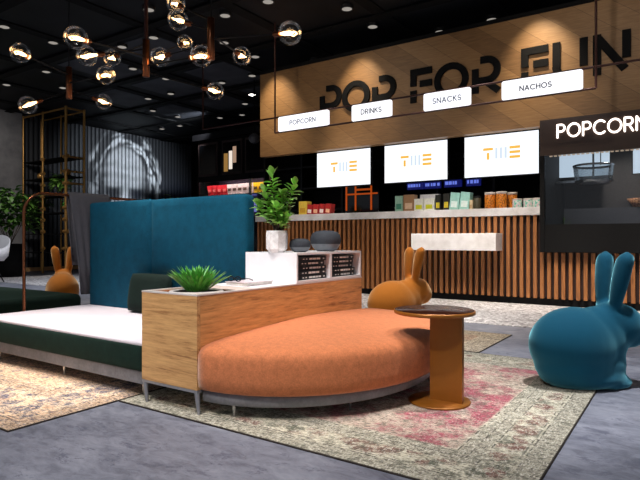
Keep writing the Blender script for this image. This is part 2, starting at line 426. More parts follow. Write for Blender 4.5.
# portrait mural printed on vertical slats (colour is the print itself)
def hsh(a, b):
    t = math.sin(a*12.9898+b*78.233)*43758.5453; return t-math.floor(t)
def vn(x, y):
    i, j = math.floor(x), math.floor(y); fx, fy = x-i, y-j
    fx = fx*fx*(3-2*fx); fy = fy*fy*(3-2*fy)
    return (hsh(i, j)*(1-fx)+hsh(i+1, j)*fx)*(1-fy)+(hsh(i, j+1)*(1-fx)+hsh(i+1, j+1)*fx)*fy
def ss(a, b, t):
    t = max(0, min(1, (t-a)/(b-a))); return t*t*(3-2*t)
def portrait(u, v):
    """u across, v up, in head units: centre of the brow at 0,0, half face width about 1"""
    r = math.hypot(u/1.02, (v-.05)/(1.5 if v > 0 else 2.0))
    face = ss(1.06, .92, r)
    hr = math.hypot((u-.04)/1.56, (v-.2)/2.15)
    ang = math.atan2(v-.2, u)
    strand = vn(ang*3.2+hr*3, hr*15)*.6+vn(ang*9+hr*9, hr*26+4)*.4
    hair = ss(1.04, .93, hr+.10*(vn(ang*5, 2)-.5)+.1*(strand-.5))*ss(-1.0, -.3, v)
    val = .035
    hv = .04+.8*ss(.36, .74, strand)*(.45+.55*ss(-1.6, .9, u+v*.6))*(.4+.6*ss(1.0, 1.12, r))*(.75+.45*ss(-.4, .7, u))
    val = val*(1-hair)+hv*hair
    fv = .42+.14*ss(-1, .4, u)-.45*ss(.55, 1.05, abs(u))-.25*ss(.5, 1.4, v-.6)
    fv -= .07*math.sin(v*16+math.sin(u*4)*.8)*ss(.15, .5, v)*ss(1.1, .8, v)     # forehead lines
    fv += .12*(vn(u*9, v*9)-.5)
    brow = math.exp(-(((abs(u)-.48)/.38)**4))*math.exp(-(((v+.06-.12*abs(abs(u)-.5))/.17)**4))
    eye = math.exp(-(((abs(u)-.46)/.3)**4))*math.exp(-(((v+.24)/.16)**2))
    fv *= (1-.93*brow)*(1-.9*eye)
    fv += .18*math.exp(-((u/.14)**2))*ss(.1, -.2, v)*ss(-1.0, -.8, v)             # nose ridge
    fv -= .4*math.exp(-(((abs(u)-.2)/.14)**2))*math.exp(-(((v+.92)/.09)**2))
    fv -= .45*math.exp(-((u/.42)**4))*math.exp(-(((v+1.3)/.07)**2))              # mouth
    fv -= .25*ss(.5, .75, abs(u))*ss(-.5, -1.1, v)
    val = val*(1-face)+max(.03, fv)*face
    body = ss(.2, -.25, v+1.95+.35*abs(u))*ss(2.4, 1.8, abs(u))
    val = val*(1-body*(1-face))+.05*body*(1-face)
    val += .05*math.exp(-(((u-1.75)/.5)**2))*math.exp(-(((v+.1)/.5)**2))
    return max(.012, min(.9, val))
nY = int((BW-.05-7.3)/.125); prof_z = 150
vs = []; fs = []; cs = []
U0, HU = 10.27, .84; V0, HV = 2.27, .84
for i in range(nY):
    y0 = 7.3+i*.125
    sec = [(LW+.002, y0), (LW+.03, y0+.015), (LW+.04, y0+.052), (LW+.03, y0+.09), (LW+.002, y0+.105)]
    base = len(vs)
    for j in range(prof_z+1):
        z = .1+(CZ-.12)*j/prof_z
        for a, (x, y) in enumerate(sec):
            vs.append((x, y, z)); p = portrait((y-U0)/HU, (z-V0)/HV)
            if a in (0, 4): p *= .45
            b = .018*math.exp(-(((y-12.4)/1.6)**2))*math.exp(-(((z-1.8)/.7)**2))
            cs.append((p*.93+.001, p*.98+.002+b*.8, p*1.04+.006+b*3, 1))
    for j in range(prof_z):
        for a in range(4): fs.append((base+j*5+a, base+j*5+a+1, base+(j+1)*5+a+1, base+(j+1)*5+a))
me = bpy.data.meshes.new('slat_mural'); off = Vector((LW, 9.8, 0))
me.from_pydata([tuple(Vector(v)-off) for v in vs], [], fs)
ca = me.color_attributes.new('print', 'FLOAT_COLOR', 'POINT')
for i, c in enumerate(cs): ca.data[i].color = c
k = NT('printed_slats'); vc = k.n('ShaderNodeVertexColor', layer_name='print'); me.materials.append(k.set(vc.outputs[0], .6, 0, .3))
o = bpy.data.objects.new('slat_mural', me); COL.objects.link(o); o.location = off
tag(o, 'large black and white mural of an old man printed on dark vertical wall slats', 'mural')

# ------------------------------------------------------------------ counter
CY = 7.05
ct = thing('service_counter', 'long slatted wood snack counter with white marble top', 'counter', (-2.5, CY, 0))
sl = MB(); sl.box(-6.05, -1.515, CY+.03, CY+.6, .1, 1.1); sl.box(-1.515, 1.6, CY+.03, CY+.6, .1, .65)
x = -6.03
sl2 = MB()
while x < 1.58:
    sl2.box(x, x+.04, CY-.02, CY+.031, .09, 1.105 if x < -1.56 else .648); x += .0805
sl.build('carcass', plain('carcass_dark', (44, 22, 16), .6), ct); sl2.build('slat_front', M['slat'], ct)
MB().box(-6.03, 1.6, CY+.04, CY+.58, 0.004, .1).build('plinth', M['black'], ct)
MB().box(-6.06, -1.52, CY-.04, CY+.62, 1.106, 1.205).build('countertop', M['marble'], ct, bevel=.004)
lg = MB().box(-3.1, -1.975, CY-.3, CY-.012, .667, .885).build('marble_ledge', M['marble'], ct, bevel=.004)

# wood fascia with lettering
fa = thing('fascia_panel', 'wide wood plank fascia above the counter spelling POP FOR FUN', 'sign', (-2.5, 7.15, 2.2))
MB().box(-6.07, 1.8, 7.15, 7.29, 2.21, 3.605).build('plank_board', M['planks'], fa)
MB().box(-6.075, 1.8, 7.14, 7.3, 3.606, 3.66).build('top_trim', M['black'], fa)
LW_ = .088
ZB, ZT = 2.73, 3.2; HH = ZT-ZB; h2 = LW_/2
def P_(mb, x, w, leg=False):
    s = ZB; r = .135
    mb.stroke([(x+h2, s), (x+h2, s+HH*.68)], LW_, 7.151, .03, round_=False)
    mb.stroke([(x+w*.3, ZT-h2), (x+w-h2-r, ZT-h2)]+arc(x+w-h2-r, ZT-h2-r, r, r, 90, -90)+[(x+LW_+.0, ZT-h2-2*r)], LW_, 7.151, .03, 14, False)
    if leg: mb.stroke([(x+w*.5, ZT-h2-2*r-.02), (x+w-.03, ZB)], LW_, 7.151, .03, round_=False)
def F_(mb, x, w):
    mb.stroke([(x+h2, ZB), (x+h2, ZB+HH*.36)], LW_, 7.151, .03, round_=False)
    mb.stroke([(x+h2, ZB+HH*.5), (x+h2, ZT-.001)], LW_, 7.151, .03, round_=False)
    mb.stroke([(x+.03, ZT-h2), (x+w, ZT-h2)], LW_, 7.151, .031, round_=False)
    mb.stroke([(x+w*.45, ZB+HH*.54), (x+w, ZB+HH*.54)], LW_, 7.151, .03, round_=False)
def O_(mb, x, w):
    mb.stroke(arc(x+w/2, (ZB+ZT)/2, w/2-h2, HH/2-h2, 0, 360, 36), LW_, 7.151, .03, 10, False)
def U_(mb, x, w):
    mb.stroke([(x+h2, ZB+.16), (x+h2, ZT)], LW_, 7.151, .03, round_=False)
    mb.stroke([(x+w-h2, ZB+HH*.3), (x+w-h2, ZT)], LW_, 7.151, .03, round_=False)
    mb.stroke(arc(x+.18, ZB+.18, .14, .14, 180, 285), LW_, 7.151, .031, round_=False)
def N_(mb, x, w):
    mb.stroke([(x+h2, ZB), (x+h2, ZT)], LW_, 7.151, .03, round_=False)
    mb.stroke([(x+.06, ZT-.05), (x+w-.06, ZB+.03)], LW_, 7.151, .031, round_=False)
    mb.stroke([(x+w-h2, ZB+HH*.34), (x+w-h2, ZT)], LW_, 7.151, .03, round_=False)
for fn, x, w, nm in [(P_, -4.83, .4, 'P'), (O_, -4.42, .48, 'O'), (P_, -3.9, .39, 'P'), (F_, -3.285, .32, 'F'), (O_, -2.93, .485, 'O'), (lambda m, x, w: P_(m, x, w, True), -2.4, .375, 'R'), (F_, -1.77, .32, 'F'), (U_, -1.4, .39, 'U'), (N_, -.955, .39, 'N')]:
    mb = MB(); fn(mb, x, w); mb.build('letter', M['black'], fa)

# hanging red-brown rail frame and the four lit signs
RY = 6.3
fr = thing('sign_rail', 'thin red-brown metal rail frame hung from ceiling before the fascia', 'rail', (-3, RY, CZ))
def bar(a, b, r=.013): return MB().tube([a, b], r, 8)
bar((-6.56, RY, 2.595), (1.2, RY, 2.595)).build('upper_rail', M['rail_red'], fr)
bar((-5.064, RY, 2.373), (-.815, RY, 2.373)).build('lower_rail', M['rail_red'], fr)
for x, z in ((-6.56, 2.595), (-5.064, 2.373), (-.815, 2.373)):
    bar((x, RY, z), (x, RY, CZ)).build('hanger_rod', M['rail_red'], fr)
for x0, x1, t in ((-4.99, -4.115, 'POPCORN'), (-3.745, -3.157, 'DRINKS'), (-2.72, -2.132, 'SNACKS'), (-1.775, -.937, 'NACHOS')):
    r = thing('hanging_sign', 'white lit rounded sign box reading '+t, 'sign', ((x0+x1)/2, RY, 2.37), 'lit menu signs on the rail')
    MB().rbox(x0, x1, RY-.035, RY+.03, 2.376, 2.592, .025, 4).build('lit_box', M['signlit'], r)
    h = .052 if t == 'NACHOS' else .06; w = text_width(t, h, .32, 1.05); mb = MB(); cx = (x0+x1)/2-(.05 if t == 'NACHOS' else -.01)
    write(mb, t, cx-w/2, 2.45, h, .0105, RY-.0345, .002, .32, 1.05); mb.build('lettering', M['signtext'], r)

# screens
for x0, x1, nm in ((-5.0, -4.027, 'left'), (-3.781, -2.809, 'middle'), (-2.56, -1.6, 'right')):
    r = thing('menu_screen', {'left': 'white lit menu screen above counter, nearest the potted rubber plant', 'middle': 'white lit menu screen between the two others above counter', 'right': 'white lit menu screen beside the popcorn kiosk'}[nm], 'screen', ((x0+x1)/2, 7.33, 1.64), 'menu screens above the counter')
    MB().rbox(x0-.015, x1+.015, 7.31, 7.37, 1.633, 2.207, .006, 2).build('bezel', M['black'], r)
    MB().box(x0, x1, 7.303, 7.31, 1.648, 2.195).build('panel', M['screen'], r)
    for dx in (.2, .7): MB().box(x0+dx, x0+dx+.05, 7.291, 7.36, 2.2, 2.36).build('bracket', M['dark_metal'], r)
    cx = (x0+x1)/2+.02; cz = 1.945
    MB().box(cx-.245, cx-.115, 7.301, 7.303, cz+.046, cz+.08).build('orange_logo_bar', M['logo_orange'], r); MB().box(cx-.197, cx-.163, 7.301, 7.303, cz-.075, cz+.015).build('orange_logo_bar', M['logo_orange'], r)
    for dz in (.05, -.012, -.075): MB().box(cx+.1, cx+.235, 7.301, 7.303, cz+dz-.004, cz+dz+.03).build('orange_logo_bar', M['logo_orange'], r)
    for dx in (-.085, -.025, .035): MB().box(cx+dx, cx+dx+.03, 7.301, 7.303, cz-.07, cz+.075).build('blue_logo_bar', M['logo_blue'], r)

# back bar
bb = thing('back_bar_shelving', 'dark shelving wall behind the counter under the screens', 'shelving', (-4, 8.6, 0))
a = MB()
for x in [-7.0+i*.9 for i in range(10)]: a.box(x, x+.04, 8.35, 8.74, 0, 2.6)
a.build('upright', M['dark_metal'], bb)
a = MB()
for z in (.5, .95, 1.35, 1.75, 2.15, 2.55): a.box(-7.0, 1.2, 8.36, 8.74, z, z+.03)
a.build('shelf', M['dark_metal'], bb)
oc = thing('warming_cabinet', 'dark warming cabinet glowing orange behind the counter between screens', 'cabinet', (-4.6, 7.95, 1.0))
MB().box(-4.9, -4.25, 8.0, 8.3, .0, 1.1).build('stand', M['black'], oc); MB().box(-4.9, -4.25, 8.0, 8.3, 1.1, 2.05).build('body', M['black_gloss'], oc)
EM = emis('orange_heat_strip', (220, 90, 20), .5)
for b in ((-4.88, -4.855, 1.3, 1.78), (-4.70, -4.675, 1.3, 1.78), (-4.40, -4.375, 1.3, 2.03), (-4.88, -4.27, 1.56, 1.585), (-4.70, -4.40, 1.63, 1.66)):
    MB().box(b[0], b[1], 7.985, 8.0, b[2], b[3]).build('heat_strip', EM, oc)
EMb = emis('blue_display', (14, 20, 90), .9); EMw = emis('pale_blue_digits', (110, 130, 235), .9)
for i, (x0, x1, z0, z1) in enumerate(((-3.744, -3.47, 1.60, 1.70), (-3.45, -3.19, 1.60, 1.70), (-3.127, -2.86, 1.605, 1.71), (-2.783, -2.572, 1.605, 1.71))):
    r = thing('price_display', 'small blue lit price display under the screens, '+('first', 'second', 'third', 'fourth')[i]+' from the left', 'display', ((x0+x1)/2, 8.0, z0), 'blue price displays behind the counter')
    MB().box(x0, x1, 8.0, 8.05, z0, z1).build('lit_panel', EMb, r)
    xx = x0+.02
    while xx < x1-.04:
        w = random.uniform(.02, .05); MB().box(xx, xx+w, 7.994, 8.0, z0+.035, z1-.02).build('digit', EMw, r); xx += w+random.uniform(.008, .03)
    MB().box((x0+x1)/2-.01, (x0+x1)/2+.01, 8.02, 8.05, z1, 1.78).box((x0+x1)/2-.01, (x0+x1)/2+.01, 8.0505, 8.36, 1.755, 1.778).build('bracket', M['dark_metal'], r)

# products on the counter
PY = 7.12; PZ = 1.205
def col(n, rgb, **k_): 
    if n not in M: M[n] = plain(n, rgb, .5, **k_)
    return M[n]
def carton(x0, x1, z1, rgb, rgb2, label, cat='box', d=.12, tilt=0, cn='snack_carton', group=None, y=None):
    y = PY if y is None else y
    cx = (x0+x1)/2; w = x1-x0; h = z1-PZ
    r = thing(cn, label, cat, (cx, y, PZ), group)
    MB().box(-w/2, w/2, 0, d, 0, h).build('body', col('pack_%d_%d_%d' % rgb, rgb), r, False, .004)
    a = MB(); a.box(-w*.33, w*.33, -.003, 0, h*.15, h*.5)
    lb = a.build('printed_label', col('pack_%d_%d_%d' % rgb2, rgb2), r, False)
    r.rotation_euler.y = tilt
    return r
carton(-5.235, -5.08, 1.42, (222, 190, 70), (200, 150, 40), 'yellow snack box on the counter behind the rubber plant', d=.14)
for i in range(4):
    x = -5.08+i*.115
    carton(x, x+.105, 1.365, (170, 32, 30), ((236, 190, 150) if i % 2 else (236, 226, 220)), 'red snack box in the counter row, '+('next to yellow box', 'second from yellow box', 'third from yellow box', 'farthest from yellow box')[i], group='red snack boxes on the counter', tilt=.10)
carton(-3.52, -3.4, 1.43, (150, 190, 172), (60, 130, 110), 'pale green upright carton beside the brown bag, leftmost in the snack row')
carton(-3.39, -3.225, 1.44, (168, 128, 92), (222, 190, 160), 'brown paper snack bag beside the pale green carton', 'bag', cn='snack_bag')
carton(-3.215, -3.075, 1.375, (236, 236, 226), (214, 214, 40), 'white box with yellow print beside the brown bag', y=PY-.02)
carton(-3.065, -2.92, 1.375, (236, 236, 226), (210, 212, 36), 'white box with yellow print beside a black bag', y=PY-.02)
carton(-3.2, -2.93, 1.445, (226, 224, 228), (206, 204, 210), 'tall plain white box standing behind the yellow printed boxes', y=PY+.15)
carton(-2.91, -2.835, 1.42, (30, 30, 26), (206, 190, 40), 'black snack bag with yellow print next to white box', 'bag', cn='snack_bag')
carton(-2.795, -2.71, 1.43, (34, 32, 28), (214, 196, 50), 'black snack bag with yellow print next to tilted mint carton', 'bag', cn='snack_bag')
carton(-2.715, -2.585, 1.44, (160, 212, 202), (226, 240, 236), 'tilted mint green carton right beside the black bag', tilt=.12)
carton(-2.575, -2.445, 1.44, (160, 212, 202), (226, 240, 236), 'tilted mint green carton next to the dark jar', tilt=.12)
carton(-2.43, -2.39, 1.33, (206, 186, 150), (180, 150, 110), 'thin small beige carton between mint carton and dark jar')
def jar(cx, y, rad, h, body, lidc, label, group=None, lab=None, name='snack_jar'):
    r = thing(name, label, 'jar', (cx, y, PZ), group)
    MB().lathe([(.001, .001), (rad*.94, .001), (rad, .012), (rad, h*.84), (rad*.9, h*.88)], seg=20, cap=True).build('body', body, r, False)
    MB().lathe([(rad*1.03, h*.86), (rad*1.03, h*.98), (rad*.98, h), (.001, h)], seg=20, cap=True).build('lid', lidc, r, False)
    if lab: MB().lathe([(rad*1.01, h*.28), (rad*1.01, h*.66)], seg=20).build('label_band', lab, r, False)
k = NT('orange_crisps'); M['crisps'] = k.set(k.ramp(k.noise(k.co(), 55, 3), [(.4, lin((110, 58, 22))), (.5, lin((214, 128, 40)))]), .3)
k = NT('mint_print'); M['mintprint'] = k.set(k.ramp(k.noise(k.co(), 40, 2), [(.42, lin((96, 176, 160))), (.5, lin((190, 220, 206))), (.6, lin((210, 180, 190)))]), .4)
jar(-2.345, PY+.06, .05, .175, col('dark_olive', (66, 62, 44)), M['dark_metal'], 'dark olive jar standing beside the thin beige carton')
jar(-2.175, PY+.06, .068, .215, M['crisps'], M['offwhite'], 'orange snack jar with pale lid, leftmost of the orange jars', 'orange snack jars on the counter')
jar(-2.03, PY+.06, .068, .22, M['crisps'], M['offwhite'], 'orange snack jar with pale lid, middle of the orange jars', 'orange snack jars on the counter')
jar(-1.93, PY+.2, .06, .215, M['crisps'], M['offwhite'], 'orange snack jar with pale lid, set back behind the others', 'orange snack jars on the counter')
for i, x in enumerate((-1.83, -1.695, -1.58)):
    jar(x, PY+.06, .06, .118, M['mintprint'], M['offwhite'], 'short mint printed tub, '+('beside the orange jars', 'middle of the three tubs', 'beside the popcorn kiosk')[i], 'mint tubs on the counter', name='snack_tub')

# popcorn kiosk
KX0, KX1, KY = -1.506, 1.0, 6.95
ki = thing('popcorn_kiosk', 'black popcorn kiosk with glass front and glowing POPCORN header', 'kiosk', (-.4, KY, .65))
MB().box(KX0, KX1, KY-.011, KY+.04, 1.81, 2.235).build('header', M['bronze_hdr'], ki)
MB().box(KX0, KX0+.05, KY-.01, 8.3, .655, 2.2).build('side_panel', M['black'], ki)
MB().box(KX0+.05, KX1, KY, KY+.05, .655, .985).build('lower_panel', M['black'], ki)
MB().box(KX0+.05, KX1, KY+.06, 8.3, .93, .985).build('base_deck', M['cabinet_grey'], ki)
MB().box(KX0, KX1, KY+.041, 8.3, 2.19, 2.205).build('roof', M['black'], ki)
MB().box(KX0+.05, KX1, 8.22, 8.3, .985, 2.189).build('rear_panel', plain('kiosk_rear', (70, 66, 66), .5), ki)
MB().box(KX0+.08, KX1, 8.0, 8.215, .985, 1.22).build('rear_cabinet', M['cabinet_grey'], ki)
MB().box(KX0+.055, KX1, KY+.02, KY+.028, .985, 1.81).build('glass_front', M['glass'], ki)
a = MB(); x = KX0+.1
while x < KX1: a.box(x, x+.03, KY+.03, KY+.06, 1.797, 1.808); x += .05
a.build('light_strip', emis('warm_strip', (230, 200, 170), .55), ki)
MB().box(KX0+.06, -.8, 7.6, 7.72, 1.53, 1.56).build('shelf', M['steel'], ki)
x = -1.306
for c in 'POPCORN':
    a = MB(); write(a, c, x, 2.008, .148, .019, KY-.012, .016, .24, .92); a.build('neon_letter', M['neon'], ki); x += (GL[c][0]*.92+.228)*.148
for x0, x1, lb in ((-1.5, -.86, 'white lit screen inside kiosk behind the kettle'), (-.6, .2, 'white lit screen inside kiosk at right of the kettle')):
    r = thing('kiosk_screen', lb, 'screen', ((x0+x1)/2, 7.85, 1.6)); MB().box(x0-.01, x1+.01, 7.86, 7.9, 1.62, 2.05).build('bezel', M['black'], r)
    MB().box(x0, x1, 7.853, 7.86, 1.63, 2.04).build('panel', emis('kiosk_screen_glow', (214, 232, 250), .8), r)
kt = thing('popcorn_kettle', 'round steel popping kettle hanging inside the kiosk', 'kettle', (-.98, 7.35, 1.47))
MB().lathe([(.001, 1.475), (.17, 1.475), (.2, 1.5), (.205, 1.52)], (-.98, 7.35, 0), 28).build('pan', M['steel'], kt)
MB().lathe([(.205, 1.52), (.225, 1.69), (.22, 1.70)], (-.98, 7.35, 0), 28).build('drum', glassy('kettle_glass', (.7, .74, .76), .18, .6, .1), kt)
MB().lathe([(.226, 1.685), (.232, 1.705), (.216, 1.712)], (-.98, 7.35, 0), 28).build('rim', M['steel'], kt)
MB().tube([(-.98, 7.35, 1.48), (-.98, 7.35, 2.19)], .012, 8).build('hanging_rod', M['steel'], kt)
MB().tube([(-.9, 7.35, 1.70), (-.9, 7.35, 2.19)], .006, 8).build('hanging_rod', M['steel'], kt)
k = NT('wicker'); w = k.n('ShaderNodeTexChecker'); k.link(k.co(), w.inputs[0]); w.inputs['Scale'].default_value = 36
M['wicker'] = k.set(k.mix(w.outputs['Fac'], lin((120, 76, 50)), lin((196, 140, 100))), .7)
solo(MB().lathe([(.001, 1.222), (.12, 1.222), (.19, 1.33), (.18, 1.33), (.11, 1.235), (.001, 1.235)], (-.5, 8.1, 0), 24), 'wicker_basket', M['wicker'], 'woven wicker basket on the grey cabinet inside the kiosk', 'basket', (-.5, 8.1, 1.22))

# ------------------------------------------------------------------ plants
def leafy(name, label, loc, stems, nleaf, L, W, mat, stem_mat, pot=None, seed=1, spread=.5):
    rnd = random.Random(seed); r = thing(name, label, 'plant', loc)
    st = MB(); lf = MB()
    for (bx, by, bz, tx, ty, tz) in stems:
        pts = [(bx+(tx-bx)*t+.02*math.sin(t*5), by+(ty-by)*t, bz+(tz-bz)*t) for t in (0, .25, .5, .75, 1)]
        st.tube(pts, [.008, .007, .006, .005, .003], 6)
        for i in range(nleaf):
            t = .28+.72*(i+rnd.random()*.5)/nleaf
            a = i*2.4+rnd.uniform(-.4, .4); el = rnd.uniform(.1, .8)+.5*(t > .9)
            p = Vector((bx+(tx-bx)*t, by+(ty-by)*t, bz+(tz-bz)*t))
            lf.leaf(p, (math.cos(a)*math.cos(el), math.sin(a)*math.cos(el), math.sin(el)), L*rnd.uniform(.75, 1.15), W*rnd.uniform(.8, 1.1), curl=rnd.uniform(.05, .35))
    st.build('stem', stem_mat, r, False); lf.build('foliage', mat, r, False)
    return r
SHZ = .727
rp = leafy('rubber_plant', 'leafy green rubber plant in a faceted white stone pot on white shelf', (-2.02, 2.53, SHZ),
   [(0, 0, .12, -.02, -.02, .46), (.01, .01, .12, .09, .06, .40), (-.01, 0, .12, -.11, -.05, .28), (0, .01, .12, .03, .02, .34), (0, -.01, .12, .05, -.06, .26), (0, 0, .12, -.05, .04, .30), (.01, 0, .12, .07, .0, .19), (0, 0, .12, -.05, -.06, .36)],
   32, .064, .04, M['leaf'], M['stem'], seed=5)
MB().lathe([(.001, 0), (.042, 0), (.062, .022), (.064, .10), (.060, .128), (.052, .128), (.05, .112)], seg=8, smooth=False).build('pot', M['pot_stone'], rp, False)
MB().lathe([(.001, .115), (.056, .113)], seg=12).build('soil', M['soil'], rp, False)

# ------------------------------------------------------------------ planter console with white shelf unit
PX0, PX1, PY0, PY1 = -2.235, -1.85, 1.74, 3.236
pl = thing('planter_console', 'oak planter console on grey metal legs beside the orange seat', 'planter', ((PX0+PX1)/2, 2.47, 0))
zt = .545
MB().box(PX0, PX1, PY0, PY0+.02, .118, zt).build('front_panel', M['oak_x'], pl)
a = MB(); a.box(PX1-.02, PX1, PY0+.0205, PY1, .118, zt); a.box(PX0, PX0+.02, PY0+.0205, PY1, .118, zt)
a.build('side_panel', M['oak_y'], pl)
MB().box(PX0+.021, PX1-.021, PY1-.02, PY1, .118, zt).build('end_panel', M['oak_x'], pl)
MB().box(PX0+.021, PX1-.021, PY0+.021, PY1-.021, .118, .14).build('bottom_board', M['oak_x'], pl)
a = MB(); a.box(PX0-.001, PX1+.001, PY0-.001, PY0+.024, zt, zt+.007); a.box(PX0-.001, PX0+.022, PY0+.024, PY1, zt, zt+.007); a.box(PX1-.022, PX1+.001, PY0+.024, PY1, zt, zt+.007)
a.build('rim', M['offwhite'], pl)
MB().box(PX0+.021, PX1-.021, PY0+.021, 2.16, zt-.035, zt-.022).build('trough_liner', M['oak_y'], pl)
MB().box(PX0+.022, PX1-.022, 2.16, PY1-.021, zt-.01, zt+.008).build('top_board', M['white'], pl)
a = MB(); a.box(PX0, PX1, PY0+.001, PY0+.02, .104, .117); a.box(PX0, PX1, PY1-.02, PY1-.001, .104, .117); a.box(PX0, PX0+.02, PY0+.02, PY1-.02, .104, .117); a.box(PX1-.02, PX1, PY0+.02, PY1-.02, .104, .117)
a.build('leg_frame', M['grey_metal'], pl)
for x, dx in ((PX0+.012, .012), (PX1-.012, .012)):
    for y in (PY0+.012, PY1-.012):
        MB().tube([(x, y, .105), (x+dx, y, .0068)], [.013, .007], 8).build('leg', M['grey_metal'], pl)
# shelf
sh = thing('shelf_unit', 'low white shelf unit holding black books on the planter', 'shelf', (-2.04, 2.82, zt+.008))
y0, y1, z0, z1 = 2.497, 3.228, zt+.008, SHZ
t = .013
MB().box(PX0, PX1, y0, y1, z1-t, z1).build('top_panel', M['white'], sh)
MB().box(PX0, PX1, y0, y1, z0, z0+t).build('bottom_panel', M['white'], sh)
MB().box(PX0, PX1, y0, y0+t, z0+t, z1-t).build('end_panel', M['white'], sh)
MB().box(PX0, PX1, y1-t, y1, z0+t, z1-t).build('end_panel', M['white'], sh)
MB().box(PX0, PX1, 2.845, 2.845+.02, z0+t, z1-t).build('divider', M['white'], sh)
MB().box(PX0, PX0+t, y0+t, y1-t, z0+t, z1-t).build('back_panel', M['white'], sh)
ords = ('bottom', 'second', 'middle', 'fourth', 'top')
for side, (b0, b1) in (('left', (2.52, 2.838)), ('right', (2.872, 3.205))):
    z = z0+t+.0005
    for i in range(5):
        h = .0272; dx = random.uniform(-.012, .004); ya = b0+random.uniform(0, .025); yb = b1-random.uniform(.0, .02)
        if side == 'right': yb -= .025
        xe = PX1-.02+dx
        r = thing('book', 'black book, %s of the stack in %s compartment of white shelf' % (ords[i] if i not in (1, 3) else ords[i]+' from bottom', 'the nearer' if side == 'left' else 'the farther'), 'book', (xe-.1, (ya+yb)/2, z), 'black books in the white shelf')
        MB().box(xe-.2, xe-.001, ya+.012, yb-.004, z+.003, z+h-.004).build('pages', M['paper'], r)
        a = MB(); a.box(xe-.2, xe, ya, yb, z, z+.0028); a.box(xe-.2, xe, ya, yb, z+h-.0035, z+h-.0007); a.box(xe-.003, xe+.001, ya+.0, yb, z+.0028, z+h-.0035)
        if i in (1, 2, 4) or side == 'right': a.box(xe-.19, xe-.004, ya, ya+.011, z+.0029, z+h-.0036)
        a.build('cover', M['bookblack'], r)
        yy = ya+.05; SP = lambda p, q, lo, hi: MB().box(xe+.0011, xe+.0018, p, q, z+lo, z+hi).build('spine_print', M['paper'], r)
        for wv in (.014, .014): SP(yy, yy+wv, .01, .016); yy += .03
        yy = ya+.115
        while yy < yb-.075:
            wv = random.uniform(.02, .04); SP(yy, min(yy+wv, yb-.06), .0075, .0185); yy += wv+.004
        SP(yb-.035, yb-.018, .009, .017)
        z += h
# speakers
def speaker(y, x, rx, h, label):
    r = thing('smart_speaker', label, 'speaker', (x, y, SHZ), 'speakers on the white shelf')
    pr = [(.001, .006), (.56, .006), (.68, .06), (.84, .2), (.95, .36)]
    MB().lathe([(a*rx, b*h if b > .01 else .003) for a, b in pr], seg=28).build('base', M['speaker_base'], r, False)
    pr = [(.95, .36), (1, .5), (.985, .64), (.91, .80), (.76, .92), (.5, .985), (.25, 1.0), (.001, 1.0)]
    MB().lathe([(a*rx, b*h) for a, b in pr], seg=28).build('fabric_shell', M['speaker_fab'], r, False)
    MB().lathe([(.55*rx, 0), (.55*rx, .004)], seg=20, cap=True).build('foot', M['black'], r, False)
speaker(2.665, -1.95, .065, .082, 'small charcoal rounded speaker next to the stone pot')
speaker(2.945, -1.95, .10, .134, 'larger charcoal rounded speaker at far end of white shelf')
# magazine + glasses
bk = thing('magazine', 'white magazine lying on the planter top before the white shelf', 'magazine', (-2.0, 2.3, zt+.008))
zb = zt+.0081
MB().box(-2.095, -1.945, 2.185, 2.395, zb+.002, zb+.018).build('pages', M['paper'], bk)
a = MB(); a.box(-2.10, -1.94, 2.18, 2.40, zb, zb+.002); a.box(-2.10, -1.94, 2.18, 2.40, zb+.018, zb+.021); a.build('cover', plain('cover_print', (206, 190, 196), .4, var=.3, scale=14), bk)
gl = thing('eyeglasses', 'dark framed eyeglasses lying on the magazine', 'glasses', (-2.03, 2.25, zb+.021))
zg = zb+.0215
for dx in (0, .052):
    ring = [(-2.08+dx+.021*math.cos(a_), 2.205, zg+.015+.0125*math.sin(a_)) for a_ in [2*PI*i/16 for i in range(17)]]
    MB().tube(ring, .0028, 6, False).build('rim', M['black'], gl)
for x in (-2.103, -2.005): MB().tube([(x, 2.205, zg+.018), (x, 2.27, zg+.013), (x, 2.30, zg+.003)], .0025, 6).build('temple', M['black'], gl)
MB().tube([(-2.059, 2.205, zg+.018), (-2.049, 2.205, zg+.018)], .0025, 6).build('bridge', M['black'], gl)
# aloe
al = thing('aloe_plant', 'bright spiky green succulent set in the front of planter', 'plant', (-2.055, 1.93, zt-.022))
rnd = random.Random(3); a = MB()
for i in range(95):
    an = i*2.39996; rr = math.sqrt((i+.5)/95); el = R_(88-47*rr+rnd.uniform(-6, 6))
    L = .124+.018*rr+rnd.uniform(-.015, .012)
    b = (math.cos(an)*rr*.05, math.sin(an)*rr*.05, .02)
    a.leaf(b, (math.cos(an)*math.cos(el), math.sin(an)*math.cos(el), math.sin(el)), L, .019, curl=.08*rr, fold=.3)
a.build('foliage', M['leaf_aloe'], al, False)
MB().lathe([(.001, .0005), (.125, .0005), (.135, .022), (.128, .026), (.118, .018), (.001, .018)], seg=28).build('pot', M['offwhite'], al, False)
MB().lathe([(.001, .0205), (.117, .0195)], seg=20).build('soil', M['soil'], al, False)

